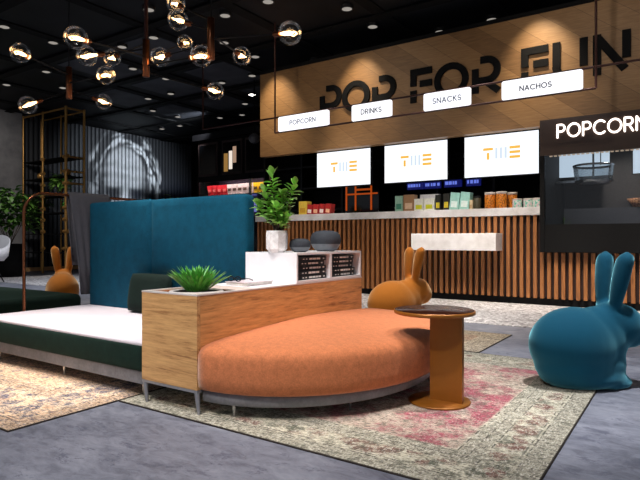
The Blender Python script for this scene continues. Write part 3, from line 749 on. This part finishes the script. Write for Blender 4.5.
# ------------------------------------------------------------------ orange half-round seat
SX, SY, SA, SB = PX1+.004, 2.6, .72, .858
def dring(kx, z, n=44, ky=None):
    ky = kx if ky is None else ky
    pts = [(SX+SA*kx*math.cos(R_(-90+180*i/n)), SY+SB*ky*math.sin(R_(-90+180*i/n)), z) for i in range(n+1)]
    return pts
def dsolid(rings):
    mb = MB(); n = len(rings[0]); vs = [p for r in rings for p in r]; fs = []
    for i in range(len(rings)-1):
        for k_ in range(n): fs.append((i*n+k_, i*n+(k_+1) % n, (i+1)*n+(k_+1) % n, (i+1)*n+k_))
    fs.append(tuple(reversed(range(n)))); fs.append(tuple(range((len(rings)-1)*n, len(rings)*n)))
    return mb.add(vs, fs, True)
se = thing('half_round_seat', 'orange suede half-round seat attached along the oak planter', 'seat', (SX+.3, SY, 0))
dsolid([dring(a_*1.045, z_, 44, a_) for a_, z_ in ((.975, .118), (.995, .135), (1.002, .18), (1.002, .24), (.999, .275), (.99, .295), (.972, .309), (.945, .318), (.9, .325), (.8, .333), (.6, .343), (.4, .351), (.2, .357), (.03, .36))]).build('cushion', M['orange_vel'], se)
dsolid([dring(.955, .062), dring(.965, .066), dring(.965, .117)]).build('base', M['concrete'], se)
for x, y in ((-1.697, 1.82), (-1.314, 2.19), (-1.22, 2.9), (-1.65, 3.33)): MB().tube([(x, y, .063), (x, y, .0068)], [.011, .005], 8).build('leg', M['steel'], se)

# ------------------------------------------------------------------ sofa (white bench with teal back)
SF = thing('sofa', 'long sofa with tall teal back, white seat and dark green sides', 'sofa', (-3.1, 2.2, 0))
bx0, bx1, by0, by1 = -3.985, PX0-.004, 1.765, 2.6
MB().rbox(bx0, bx1, by0, by1, .138, .276, .018, 3).build('seat_cushion', M['green_vel'], SF)
MB().rbox(bx0+.004, bx1-.001, by0+.004, by1-.002, .262, .288, .011, 3).build('seat_top', M['white_fab'], SF)
MB().box(bx0+.02, bx1-.002, by0+.015, by1+.1, .075, .1375).build('base', M['concrete'], SF)
for x in (-3.8, -3.05, -2.33):
    for y in (by0+.06, by1-.1): MB().tube([(x, y, .076), (x, y, .0068)], [.011, .005], 8).build('leg', M['steel'], SF)
def backpanel(x0, x1, y0, y1, z0, z1, r):
    # tall padded panel: rounded upper corners, soft crown
    mb = MB(); n = 10; outl = []
    outl += [(x0+.005, z0), (x1-.005, z0)]
    outl += [(x1-r+r*math.cos(R_(90*i/n)), z1-r+r*math.sin(R_(90*i/n))) for i in range(n+1)]
    outl += [(x0+r+r*math.cos(R_(90+90*i/n)), z1-r+r*math.sin(R_(90+90*i/n))) for i in range(n+1)]
    cx, cz = (x0+x1)/2, (z0+z1)/2
    rings = []
    for inset, y in ((.10, y1), (.02, y1-.001), (.004, y1-.012), (0, y1-.03), (0, y0+.03), (.006, y0+.012), (.02, y0+.003), (.06, y0-.002)):
        rings.append([(min(max(x, x0+inset), x1-inset) if True else x, y, min(z, z1-inset*.9) if z > z0+.01 else z) for x, z in outl])
    m = len(outl); vs = [p for rg in rings for p in rg]; fs = []
    for i in range(len(rings)-1):
        for k_ in range(m): fs.append((i*m+k_, i*m+(k_+1) % m, (i+1)*m+(k_+1) % m, (i+1)*m+k_))
    fs.append(tuple(range(m))); fs.append(tuple(reversed(range((len(rings)-1)*m, len(rings)*m))))
    return mb.add(vs, fs, True)
backpanel(-3.985, -3.215, 2.585, 2.66, .2, 1.098, .05).build('back_panel', M['teal_vel'], SF)
backpanel(-3.212, -2.295, 2.57, 2.66, .2, 1.092, .05).build('back_panel', M['teal_vel'], SF)
MB().rbox(-3.95, -2.36, 2.6605, 2.71, .138, 1.04, .01).build('back_shell', M['grey_felt'], SF)
# copper tube frame
pts = [(-4.03, 2.10, .1), (-4.03, 2.10, .9), (-4.03, 2.10, 1.0)]+[(-4.03, 2.25-.15*math.cos(R_(a_)), 1.0+.15*math.sin(R_(a_))) for a_ in range(15, 91, 15)]+[(-4.03, 2.8, 1.15), (-4.03, 3.3, 1.15), (-4.03, 4.2, 1.15)]
TF = solo(MB().tube(pts, 0.011, 10).tube([(-4.03, 4.2, 1.15), (-4.03, 4.2, .1)], 0.011, 10).tube([(-4.03, 2.10, .1), (-4.03, 2.10, 0)], 0.011, 10).tube([(-4.03, 4.2, .1), (-4.03, 4.2, 0)], 0.011, 10), 'tube_frame', M['copper'], 'tall bent copper tube frame standing at the end of the white seat', 'frame', (-4.03, 3.1, 0))
# grey felt throw draped over the tube
def drape(y0, y1, zb0, zb1):
    mb = MB(); n = 26; vs = []; fs = []
    prof = [(.03, None), (.034, .6), (.03, .85), (.024, 1.06), (.017, 1.145), (.0, 1.171), (-.017, 1.145), (-.026, 1.05), (-.034, .8), (-.04, .6)]
    for i in range(n+1):
        t_ = i/n
        for dx, z in prof:
            y = y0+(y1-y0)*t_; z_ = z if z is not None else zb0+(zb1-zb0)*t_
            low = max(0, 1.15-z_)
            yy = y+.11*low*(1-t_)
            wob = (.012 if dx <= 0 else .006)*math.sin(t_*34+z_*3)*min(1, low*2.2)
            vs.append((-4.03+dx+wob, yy, z_))
    m = len(prof)
    for i in range(n):
        for k_ in range(m-1): fs.append((i*m+k_, i*m+k_+1, (i+1)*m+k_+1, (i+1)*m+k_))
    return mb.add(vs, fs, True)
o = solo(drape(2.44, 2.80, .37, .36), 'felt_throw', M['grey_felt'], 'grey felt throw draped over the copper tube beside the teal back', 'throw', (-4.03, 2.7, .37))
sd = o.modifiers.new('thick', 'SOLIDIFY'); sd.thickness = .006; sd.offset = 1

# dark green pillow
def pillow(name, mat, label, c, w, h, d, rz, lean):
    mb = MB(); n = 14; vs = []; fs = []
    for sgn in (-1, 1):
        for i in range(n+1):
            for j in range(n+1):
                u, v = -1+2*i/n, -1+2*j/n
                th = (max(0, 1-abs(u)**5)*max(0, 1-abs(v)**5))**.6
                pin = 1-.05*(abs(u*v))**2
                vs.append((u*w/2*pin, sgn*d/2*th, (v*h/2)*pin))
    N = (n+1)*(n+1)
    for s_ in (0, 1):
        for i in range(n):
            for j in range(n):
                q = (s_*N+i*(n+1)+j, s_*N+(i+1)*(n+1)+j, s_*N+(i+1)*(n+1)+j+1, s_*N+i*(n+1)+j+1)
                fs.append(q if s_ else tuple(reversed(q)))
    mb.add(vs, fs, True); o = mb.build(name, mat); 
    bm = bmesh.new(); bm.from_mesh(o.data); bmesh.ops.remove_doubles(bm, verts=bm.verts, dist=1e-4); bmesh.ops.recalc_face_normals(bm, faces=bm.faces); bm.to_mesh(o.data); bm.free()
    o.location = c; o.rotation_euler = (lean, 0, rz)
    return tag(o, label, 'pillow')
pillow('pillow', M['pillow_green'], 'dark green pillow leaning on the teal sofa back', (-3.12, 2.49, .43), .44, .275, .09, 0, R_(-9))

# second green bench to the left
B2 = thing('bench', 'dark green velvet bench left of the copper tube frame', 'bench', (-5.5, 2.2, 0))
B2y0, B2y1 = -.3, 2.97
MB().rbox(-6.25, -4.66, B2y0, B2y1, .135, .305, .05, 4).build('seat_cushion', M['green_vel'], B2)
MB().box(-6.2, -4.72, B2y0+.05, B2y1-.05, .07, .134).build('base', M['concrete'], B2)
for x in (-6.1, -4.85):
    for y in (B2y0+.15, 2.6): MB().tube([(x, y, .07), (x, y, 0)], [.011, .006], 8).build('leg', M['steel'], B2)

# ------------------------------------------------------------------ side table
TX, TY = -1.025, 2.56
tb = thing('side_table', 'round amber metal side table with dark glossy top over the orange seat', 'table', (TX, TY, 0))
MB().lathe([(.001, .436), (.19, .436), (.196, .441), (.196, .450), (.192, .456), (.001, .456)], (TX-.03, TY+.01, 0), 48).build('tabletop', M['bronze_top'], tb)
MB().lathe([(.1945, .437), (.199, .44), (.199, .452), (.1945, .455)], (TX-.03, TY+.01, 0), 48).build('edge_band', M['bronze'], tb)
a = MB(); a.box(-.043, .12, -.014, .014, .0165, .436)
pst = a.build('post', M['bronze'], tb, False)
MB().lathe([(.001, .0068), (.148, .0068), (.15, .009), (.15, .014), (.147, .017), (.001, .017)], (TX, TY, 0), 40).build('base_plate', M['bronze'], tb)

# ------------------------------------------------------------------ rabbit chairs
def rabbit_mesh():
    mb = MB()
    mb.ball((-.07, 0, .22), (.245, .18, .205), 28, 18)
    mb.ball((-.06, 0, .12), (.225, .168, .15), 28, 16)
    mb.ball((.06, 0, .25), (.17, .135, .178), 24, 16)
    mb.ball((-.02, 0, .05), (.24, .158, .07), 28, 14)
    mb.ball((.06, 0, .12), (.155, .13, .16), 24, 14)
    mb.ball((.10, 0, .02), (.155, .125, .045), 24, 12)
    mb.ball((.145, 0, .35), (.105, .108, .105), 24, 14)
    mb.ball((.195, 0, .322), (.122, .116, .118), 24, 14)
    mb.ball((.245, 0, .292), (.095, .094, .095), 24, 14)
    for s_ in (-1, 1):
        pts = []
        N = 14
        for i in range(N+1):
            t_ = i/N; z = .37+.36*t_
            x = .125+.03*t_+.02*t_*t_; y = s_*(.05+.046*t_)
            rx = .027+.023*math.sin(min(1, t_*1.2)*PI*.55)
            if t_ > .85: rx *= math.sqrt(max(.02, 1-((t_-.85)/.152)**2))
            pts.append((x, y, z, rx))
        rings = []
        for x, y, z, rx in pts:
            rings.append([(x+rx*.92*math.cos(2*PI*k_/18), y+rx*math.sin(2*PI*k_/18), z) for k_ in range(18)])
        vs = [p for r in rings for p in r]; fs = []
        for i in range(N):
            for k_ in range(18): fs.append((i*18+k_, i*18+(k_+1) % 18, (i+1)*18+(k_+1) % 18, (i+1)*18+k_))
        fs.append(tuple(reversed(range(18)))); fs.append(tuple(range(N*18, N*18+18)))
        mb.add(vs, fs, True)
    o = mb.build('tmp', None)
    rm = o.modifiers.new('r', 'REMESH'); rm.mode = 'VOXEL'; rm.voxel_size = .009
    sm = o.modifiers.new('s', 'SMOOTH'); sm.factor = .5; sm.iterations = 22
    dg = bpy.context.evaluated_depsgraph_get(); dg.update()
    me = bpy.data.meshes.new_from_object(o.evaluated_get(dg))
    zmin = min(v.co.z for v in me.vertices)
    zmax = max(v.co.z for v in me.vertices)
    for v in me.vertices:
        v.co.z = max(0.0, v.co.z)*.73/zmax
    for p in me.polygons: p.use_smooth = True
    me.name = 'rabbit_chair'; bpy.data.objects.remove(o, do_unlink=True)
    me.materials.clear(); return me
rm = rabbit_mesh()
rm2 = rm.copy(); rm.materials.append(M['teal_rabbit']); rm2.materials.append(M['orange_rabbit'])
def rabbit(me, loc, rz, label):
    o = bpy.data.objects.new('rabbit_chair', me); COL.objects.link(o); o.location = loc; o.rotation_euler.z = rz
    return tag(o, label, 'chair', 'rabbit shaped chairs')
rabbit(rm, (-.478, 3.31, .0067), R_(39), 'teal velvet rabbit-shaped chair on the edge of the rose rug')
rabbit(rm2, (-2.2, 4.54, .0067), R_(58), 'amber rabbit-shaped chair behind the side table')
rabbit(rm2, (-6.05, 3.6, .0), R_(147), 'amber rabbit-shaped chair seen from behind, beyond the dark green bench')

# ------------------------------------------------------------------ rugs
def rug(x0, x1, y0, y1, mat, label, z=.0005, t=.006):
    cx, cy = (x0+x1)/2, (y0+y1)/2
    mb = MB().rbox(x0, x1, y0, y1, z, z+t, .002, 1)
    return solo(mb, 'rug', mat, label, 'rug', (cx, cy, z))
rug(-2.345, -.41, 1.685, 3.82, M['rugA'], 'faded rose and cream patterned rug under the orange seat')
rug(-3.2, -1.24, 3.835, 4.71, M['rugB'], 'faded beige patterned rug behind the side table')
rug(-5.1, -2.35, 1.156, 3.36, M['rugC'], 'faded apricot patterned rug under the white and green sofa')

# ------------------------------------------------------------------ pendants
def pendant(x, y, zb, ztop, bulbs, label, rod_r, rodmat):
    r = thing('pendant_light', label, 'lamp', (x, y, zb), 'copper pendant lights with globe bulbs')
    MB().lathe([(.001, zb), (.027, zb), (.029, zb+.006), (.029, ztop-.004), (.026, ztop), (.001, ztop)], (x, y, 0), 18).build('tube', M['copper'], r)
    MB().tube([(x, y, ztop), (x, y, CZ-.02)], rod_r, 8).build('rod', rodmat, r)
    MB().lathe([(.001, CZ-.03), (.06, CZ-.03), (.06, CZ-.001)], (x, y, 0), 18).build('ceiling_rose', M['dark_metal'], r)
    for (bx, by, bz, f) in bulbs:
        B = Vector((bx, by, bz)); A = Vector((x, y, zb+(ztop-zb)*f)); d = (B-A).normalized(); Rr = .085
        Sx = B-d*(Rr+.05)
        MB().tube([A, Sx], .007, 8).build('arm', M['dark_metal'], r)
        MB().tube([Sx-d*.012, Sx, Sx+d*.05], [.012, .021, .021], 12).build('socket', M['copper'], r)
        prof = [(.018, -Rr-.012), (.024, -Rr*.93), (.045, -Rr*.82)]+[(Rr*math.sin(R_(a_)), -Rr*math.cos(R_(a_))) for a_ in range(42, 180, 12)]+[(.002, Rr)]
        g = MB().lathe(prof, B, 20, d).build('bulb', M['bulb'], r)
        u, w = MB().frame(d)
        a = MB(); a.tube([B-d*.082, B-d*.05, B-d*.01, B+d*.025], [.008, .014, .017, .008], 8)
        for q in (-1, 1):
            a.tube([B-d*.03+u*(.016*q), B+d*.01+u*(.034*q)+w*.01, B+d*.045+u*(.02*q), B+d*.05], .0045, 6)
        a.build('filament', M['filament'], g)
A_ = math.radians(34.1); FW = Vector((-math.sin(A_), math.cos(A_), 0)); RT = Vector((math.cos(A_), math.sin(A_), 0))
pendant(-5.114, 3.108, 2.2, 2.517, [(-4.725, 2.429, 2.39, .75), (-5.21, 2.752, 2.081, .25), (-5.145, 3.521, 2.261, .3), (-4.332, 2.985, 2.275, .5)], 'copper pendant light with globe bulbs, leftmost, above the copper tube frame', .006, M['dark_metal'])
pendant(-3.876, 3.06, 2.2, 2.52, [(-3.671, 2.285, 2.256, .55), (-4.198, 2.713, 2.345, .75), (-4.55, 3.199, 2.527, .9), (-4.282, 3.864, 2.813, .5), (-3.14, 2.995, 2.224, .3), (-3.74, 3.747, 2.214, .12)], 'copper pendant light with globe bulbs, middle of the three, on a thick red-brown rod', .017, M['rail_red'])
pendant(-3.092, 3.054, 2.2, 2.526, [(-3.739, 3.096, 2.356, .4), (-3.736, 3.268, 2.867, .95), (-3.411, 3.004, 2.566, .7), (-3.325, 3.666, 2.445, .6), (-2.363, 3.11, 2.273, .5)], 'copper pendant light with globe bulbs, rightmost, nearest the wood fascia', .006, M['dark_metal'])

# ------------------------------------------------------------------ downlights
DL = [(-8.55, 4.16), (-8.58, 4.94), (-10.17, 5.72), (-11.7, 5.74), (-10.95, 6.52), (-6.25, 4.98), (-7.05, 5.71), (-7.82, 5.69), (-8.65, 6.53), (-8.64, 7.3), (-9.44, 8.11), (-10.2, 8.11), (-11.05, 8.93), (-11.05, 9.73), (-11.88, 10.53), (-12.63, 10.53), (-5.51, 5.72), (-4.71, 5.71), (-6.28, 6.5), (-6.31, 7.3), (-7.09, 8.11), (-7.92, 8.13), (-8.02, 9.17), (-8.69, 9.69), (-9.52, 10.5), (-10.23, 10.43), (-11.12, 12.08), (-3.95, 6.5), (-3.96, 7.26), (-3.2, 8.02), (-2.4, 8.0), (-5.57, 8.06)]
CZL = CZ-.048
dl0 = None; f_ = (CZL-.8)/(CZ-.8)
for i, (x, y) in enumerate(DL):
    hot = (x, y) == (-8.02, 9.17)
    x *= f_; y *= f_
    r = thing('ceiling_downlight', 'glaring bright downlight on dark ceiling left of the wood fascia' if hot else 'small round pale downlight on the dark ceiling', 'light', (x, y, CZL), None if hot else 'round downlights on the dark ceiling')
    MB().lathe([(.07, -.001), (.088, -.004), (.088, .047)], seg=20).build('housing', M['dark_metal'], r, False)
    MB().lathe([(.001, -.012), (.04, -.010), (.071, .002), (.071, .005)], seg=20).build('diffuser', M['downlight_hot'] if hot else M['downlight'], r, False)

# ------------------------------------------------------------------ far left: brass ladder rack, plants, lounge chair
br = thing('brass_rack', 'tall brass ladder rack with dark shelves before the slatted wall', 'rack', (-13, 7.4, 0))
def post(x, y, r=.032): MB().tube([(x, y, 0), (x, y, 3.9)], r, 8).build('post', M['brass'], br)
for x, r in ((-13.85, .02), (-12.95, .024), (-11.97, .034)): post(x, 7.2, r)
post(-11.97, 7.66, .03); post(-12.95, 7.66, .02); post(-13.85, 7.66, .02)
a = MB(); a.tube([(-13.85, 7.2, 3.86), (-11.97, 7.2, 3.86)], .025, 8); a.tube([(-11.97, 7.2, 3.86), (-11.97, 7.66, 3.86)], .025, 8); a.tube([(-13.85, 7.66, 3.86), (-11.97, 7.66, 3.86)], .02, 8)
a.build('top_rail', M['brass'], br)
for z in (2.74, 2.40, 2.12, 1.84, 1.55, 1.28, 1.0, .6):
    a = MB().tube([(-11.97, 7.2, z), (-11.97, 7.66, z)], .025, 8); a.build('rung', M['brass'], br)
    a = MB(); a.tube([(-12.06, 7.2, z), (-11.88, 7.2, z)], .045, 8); a.build('clamp', M['brass'], br); MB().tube([(-13.0, 7.2, z), (-12.9, 7.2, z)], .04, 8).build('clamp', M['brass'], br)
for z in (2.74, 2.30, 1.86, 1.45, .95, .5): MB().box(-13.85, -11.97, 7.2, 7.66, z-.02, z).build('shelf', M['black'], br)
def bushy(name, label, loc, n, R, L, W, mat, seed, pot=None):
    rnd = random.Random(seed); r = thing(name, label, 'plant', loc); a = MB(); st = MB()
    for i in range(n):
        an = rnd.uniform(0, 2*PI); el = math.asin(rnd.uniform(-.55, 1)); rr = rnd.uniform(.25, 1)**.5
        p = (R[0]*rr*math.cos(an)*math.cos(el), R[1]*rr*math.sin(an)*math.cos(el), R[2]*(1+rr*math.sin(el))+(pot[1] if pot else 0))
        a.leaf(p, (math.cos(an)*.8, math.sin(an)*.8, rnd.uniform(-.5, .6)), L*rnd.uniform(.7, 1.2), W, curl=.3)
    for i in range(7):
        an = i*2*PI/7
        st.tube([(0, 0, (pot[1]-.05 if pot else 0)), (R[0]*.6*math.cos(an), R[1]*.6*math.sin(an), R[2]+(pot[1] if pot else 0))], .008, 5)
    st.build('stem', M['stem'], r, False); a.build('foliage', mat, r, False)
    if pot:
        MB().lathe([(.001, 0), (pot[0]*.8, 0), (pot[0], pot[1]), (pot[0]*.9, pot[1]), (pot[0]*.88, pot[1]-.04), (.001, pot[1]-.04)], seg=20).build('pot', pot[2], r, False)
    return r
bushy('bushy_plant', 'big bushy green plant in a dark pot at the left edge', (-12.3, 6.1, 0), 480, (.55, .55, .62), .19, .10, M['leaf_dark'], 4, (.3, .72, M['black']))
bushy('trailing_plant', 'green plant on the brass rack shelf behind the tube frame', (-12.55, 7.42, 1.861), 130, (.28, .16, .28), .14, .07, M['leaf'], 8)
bushy('trailing_plant', 'small bright green plant on the ladder end of the brass rack', (-12.05, 7.43, 1.451), 90, (.2, .16, .2), .13, .06, M['leaf_aloe'], 9)
bushy('trailing_plant', 'dark plant on the leftmost brass rack shelf', (-13.4, 7.42, 1.451), 110, (.28, .16, .28), .14, .07, M['leaf_dark'], 10)
bushy('corner_plant', 'small green plant between mural and glass display case', (-10.35, 9.0, 0), 90, (.22, .22, .45), .15, .06, M['leaf'], 12, (.16, 1.0, M['black']))
for (x, z, w) in ((-13.4, 2.301, 'leftmost bay'), (-12.25, 2.301, 'bay next to the ladder end')):
    o = MB().ball((0, 0, .085), (.085, .085, .085), 16, 10).lathe([(.04, 0), (.045, .02)], seg=12).build('round_ornament', M['brass']); o.location = (x, 7.4, z)
    tag(o, 'pale round ornament on the brass rack shelf, '+w, 'ornament')
ch = thing('lounge_chair', 'white shell lounge chair at the far left edge', 'chair', (-10.87, 4.96, 0), None, R_(-60))
pr = []
a = MB()
for i in range(13):
    t_ = i/12; an = R_(-100+200*t_)
vs = []; fs = []
n = 20
for i in range(n+1):
    an = R_(-125+250*i/n)
    top = .62+.28*math.cos(an/1.4)**2
    for r_, z in ((.12, .40), (.30, .42), (.37, .50), (.40, top), (.375, top), (.34, .52), (.28, .445), (.12, .43)):
        vs.append((-r_*math.cos(an), r_*math.sin(an), z))
m = 8
for i in range(n):
    for k_ in range(m): fs.append((i*m+k_, i*m+(k_+1) % m, (i+1)*m+(k_+1) % m, (i+1)*m+k_))
a.add(vs, fs, True); a.build('shell', M['white'], ch, False)
MB().lathe([(.001, .40), (.3, .41), (.3, .445), (.001, .45)], seg=24).build('seat', M['white'], ch, False)
for an in (45, 135, 225, 315): MB().tube([(.1*math.cos(R_(an)), .1*math.sin(R_(an)), .41), (.3*math.cos(R_(an)), .3*math.sin(R_(an)), 0)], [.016, .01], 8).build('leg', M['black'], ch, False)
pillow('pillow', M['grey_felt'], 'pale grey pillow on the white lounge chair', (-10.92, 4.98, .63), .36, .32, .12, R_(30), R_(-12))

# ------------------------------------------------------------------ back corner: glass display case and dark cabinets
dc = thing('display_case', 'lit glass display case of snacks in back corner beyond the counter', 'display case', (-8.3, 9.2, 0))
MB().box(-9.55, -6.7, 9.0, 9.7, 0, 1.30).build('base_cabinet', M['black_gloss'], dc)
MB().box(-9.55, -6.7, 9.02, 9.68, 1.80, 1.825).build('shelf', M['steel'], dc)
MB().box(-9.55, -6.7, 9.0, 9.7, 2.22, 2.26).build('top_panel', M['black'], dc)
MB().box(-9.5, -6.75, 9.66, 9.7, 1.30, 2.22).build('back_panel', plain('case_back', (60, 40, 62), .5), dc)
MB().box(-9.5, -6.75, 9.0, 9.008, 1.30, 2.22).build('glass', M['glass'], dc)
for x in (-9.54, -7.95, -6.75): MB().box(x, x+.05, 8.99, 9.03, 1.30, 2.22).build('post', M['steel'] if x > -9 else M['dark_metal'], dc)
MB().box(-9.5, -6.8, 8.99, 9.0, 2.13, 2.26).build('front_lip', M['black'], dc); MB().box(-9.5, -6.8, 9.04, 9.10, 2.19, 2.219).build('light_strip', emis('case_fill', (255, 226, 226), 22), dc)  # unseen glowing strip added behind the lip to light the boxes
MB().box(-9.45, -8.3, 9.6, 9.655, 1.45, 1.75).build('lit_panel', emis('violet_panel', (130, 130, 215), .8), dc)
cols = [((206, 34, 44), 'red')]*4+[((236, 224, 214), 'white')]*5+[((236, 196, 20), 'yellow')]*8
x = -9.42
for i, (rgb, nm) in enumerate(cols):
    w = .15 if nm != 'yellow' else .13
    if nm == 'white' and cols[i-1][1] == 'red': cnt = 0
    r = thing('popcorn_box', nm+' popcorn box on the lit shelf of the glass display case', 'box', (x+w/2, 9.25, 1.826), nm+' boxes in the display case')
    MB().add([(-w*.38, -.05, 0), (w*.38, -.05, 0), (w*.38, .05, 0), (-w*.38, .05, 0), (-w*.48, -.07, .24), (w*.48, -.07, .24), (w*.48, .07, .24), (-w*.48, .07, .24)], [(0, 1, 2, 3), (4, 5, 6, 7), (0, 1, 5, 4), (1, 2, 6, 5), (2, 3, 7, 6), (3, 0, 4, 7)]).build('body', col('box_'+nm, rgb), r, False)
    a = MB(); a.box(-w*.3, w*.3, -.072, -.062, .09, .15); a.build('printed_band', col('box_band_'+nm, {'red': (240, 120, 110), 'white': (90, 70, 50), 'yellow': (70, 50, 16)}[nm]), r, False)
    x += w+.008
cb = thing('wall_cabinet', 'dark cabinet with framed glass windows above the display case', 'cabinet', (-8.7, 10.2, 2.4))
MB().box(-10.6, -7.2, 10.0, 10.5, 2.36, 3.35).build('carcass', M['black'], cb)
MB().box(-10.7, -7.1, 9.9, 10.5, 3.35, 3.5).build('cornice', M['dark_metal'], cb)
for i, x in enumerate((-10.55, -9.72, -8.95, -8.15)):
    MB().box(x, x+.68, 9.97, 10.0, 2.42, 3.28).build('door_frame', plain('window_frame', (58, 44, 42), .5), cb)
    MB().box(x+.05, x+.63, 9.96, 9.969, 2.48, 3.22).build('pane', M['black_gloss'], cb)
MB().box(-9.63, -9.5, 9.952, 9.959, 2.5, 2.95).build('lit_slot', emis('warm_slot', (200, 150, 80), .5), cb)
MB().box(-9.46, -9.35, 9.952, 9.959, 2.55, 3.0).build('lit_slot', emis('white_slot', (255, 240, 225), .9), cb)
MB().box(-9.33, -9.22, 9.952, 9.959, 2.7, 3.1).build('lit_slot', emis('dim_slot', (230, 190, 160), .5), cb)
for x in (-10.5, -7.3): MB().box(x, x+.06, 10.1, 10.5, 0, 2.36).build('leg', M['black'], cb)
sp = thing('ceiling_speaker', 'dark round spotlight head hanging left of the wood fascia', 'light', (-7.2, 8.3, 2.75))
MB().ball((-7.2, 8.3, 2.82), (.11, .11, .10), 18, 12).build('head', M['cabinet_grey'], sp)
MB().tube([(-7.2, 8.3, 2.91), (-7.2, 8.3, 3.99)], .012, 8).build('rod', M['black'], sp)

# ------------------------------------------------------------------ light
def spot(x, y, z, tx, ty, tz, W, deg, blend=.6, rad=.06, c=(1, .93, .85)):
    l = bpy.data.lights.new('spot', 'SPOT'); l.energy = W; l.spot_size = R_(deg); l.spot_blend = blend; l.shadow_soft_size = rad; l.color = c
    o = bpy.data.objects.new('spot', l); COL.objects.link(o); o.location = (x, y, z)
    o.rotation_euler = (Vector((tx, ty, tz))-Vector((x, y, z))).to_track_quat('-Z', 'Y').to_euler(); return o
ZL = 3.7
spot(-3.3, 1.9, ZL, -3.2, 2.0, .28, 620, 34, .7)                        # white seat
spot(-1.2, 2.6, ZL, -1.5, 2.55, .36, 265, 34, .7, .05, (1, .93, .86))    # orange seat / table
spot(-3.6, 1.15, ZL, -3.5, 1.25, 0, 300, 36, .8)                            # apricot rug
spot(-1.2, .6, ZL, -1.1, 1.2, 0, 330, 70, .9, .1, (.96, .95, 1))         # front floor
spot(-.2, 2.9, ZL, -.45, 3.3, .3, 600, 46, .8, .08, (.95, .96, 1))        # teal rabbit
spot(-2.0, 4.3, ZL, -2.2, 4.55, .3, 520, 40, .8, .05)                     # amber rabbit
spot(-1.4, -.7, ZL, -1.9, 2.0, .3, 380, 44, .9, .12, (1, .95, .9))       # unseen frontal fill, added to brighten the planter front
for x, p in ((-5.0, 230), (-2.8, 400), (-.8, 420)): spot(x, 5.6, ZL, x, 6.0, 0, p, 54, .8)     # pale strip
for x, p in ((-4.8, 30), (-3.4, 150), (-2.5, 340), (-1.6, 380), (-.7, 380), (.2, 300)): spot(x, 5.1, ZL, x, CY, .08, p, 32, 1, .06, (1, .88, .74))   # slats
for x in (-5.7, -4.1, -1.55): spot(x, 6.55, 3.95, x, 7.15, 2.8, 130, 58, 1, .03, (1, .84, .62))   # fascia scallops
for x in (-4.5, -1.0): spot(x, 4.2, 3.9, x, 7.15, 2.7, 60, 80, .9, .1, (1, .86, .68))
for x in (-4.4, -2.2): spot(x, 5.6, 3.9, x, 7.1, 1.2, 150, 40, .9, .1)    # counter top
spot(-6.6, 3.0, ZL, -6.1, 3.6, .3, 350, 40, .8)                          # far amber rabbit
spot(-8.5, 5.5, ZL, -9, 5.5, 0, 500, 90, .9, .1, (.9, .93, 1))
spot(-9.6, 9.6, 3.85, -14, 10.2, 2.6, 820, 62, .9, .08, (.86, .93, 1))   # mural wash
spot(-11.2, 5.0, 3.8, -14, 6.0, 2.2, 200, 80, .9, .08)                   # plaster wall
spot(-11.0, 5.6, 3.8, -12.2, 6.4, 1.4, 160, 60, .9, .08)                 # rack and plants
spot(-2.6, 1.2, ZL, -2.9, 2.6, .8, 240, 60, .9, .08, (.92, .96, 1))      # teal back
spot(-1.6, 1.4, ZL, -2.0, 2.6, 1.0, 190, 36, .9, .08)                    # planter top
spot(-.7, 7.5, 2.18, -.7, 7.7, 1.0, 55, 130, .9, .05)                     # lamp inside the kiosk
spot(.4, 7.5, 2.18, .4, 7.7, 1.0, 55, 130, .9, .05)
spot(-5.4, 1.6, ZL, -5.3, 2.0, .3, 260, 44, .8)                            # green bench
for x in (-4.6, -2.4): spot(x, 4.6, ZL, x-.2, CY, 1.16, 130, 30, 1, .08)   # countertop edge
w = bpy.data.worlds.new('world'); S.world = w; w.use_nodes = True
w.node_tree.nodes['Background'].inputs[0].default_value = (.68, .72, .8, 1); w.node_tree.nodes['Background'].inputs[1].default_value = .33
vs_ = S.view_settings; vs_.view_transform = 'Standard'; vs_.look = 'None'; vs_.gamma = 1; vs_.exposure = 0; vs_.use_curve_mapping = False
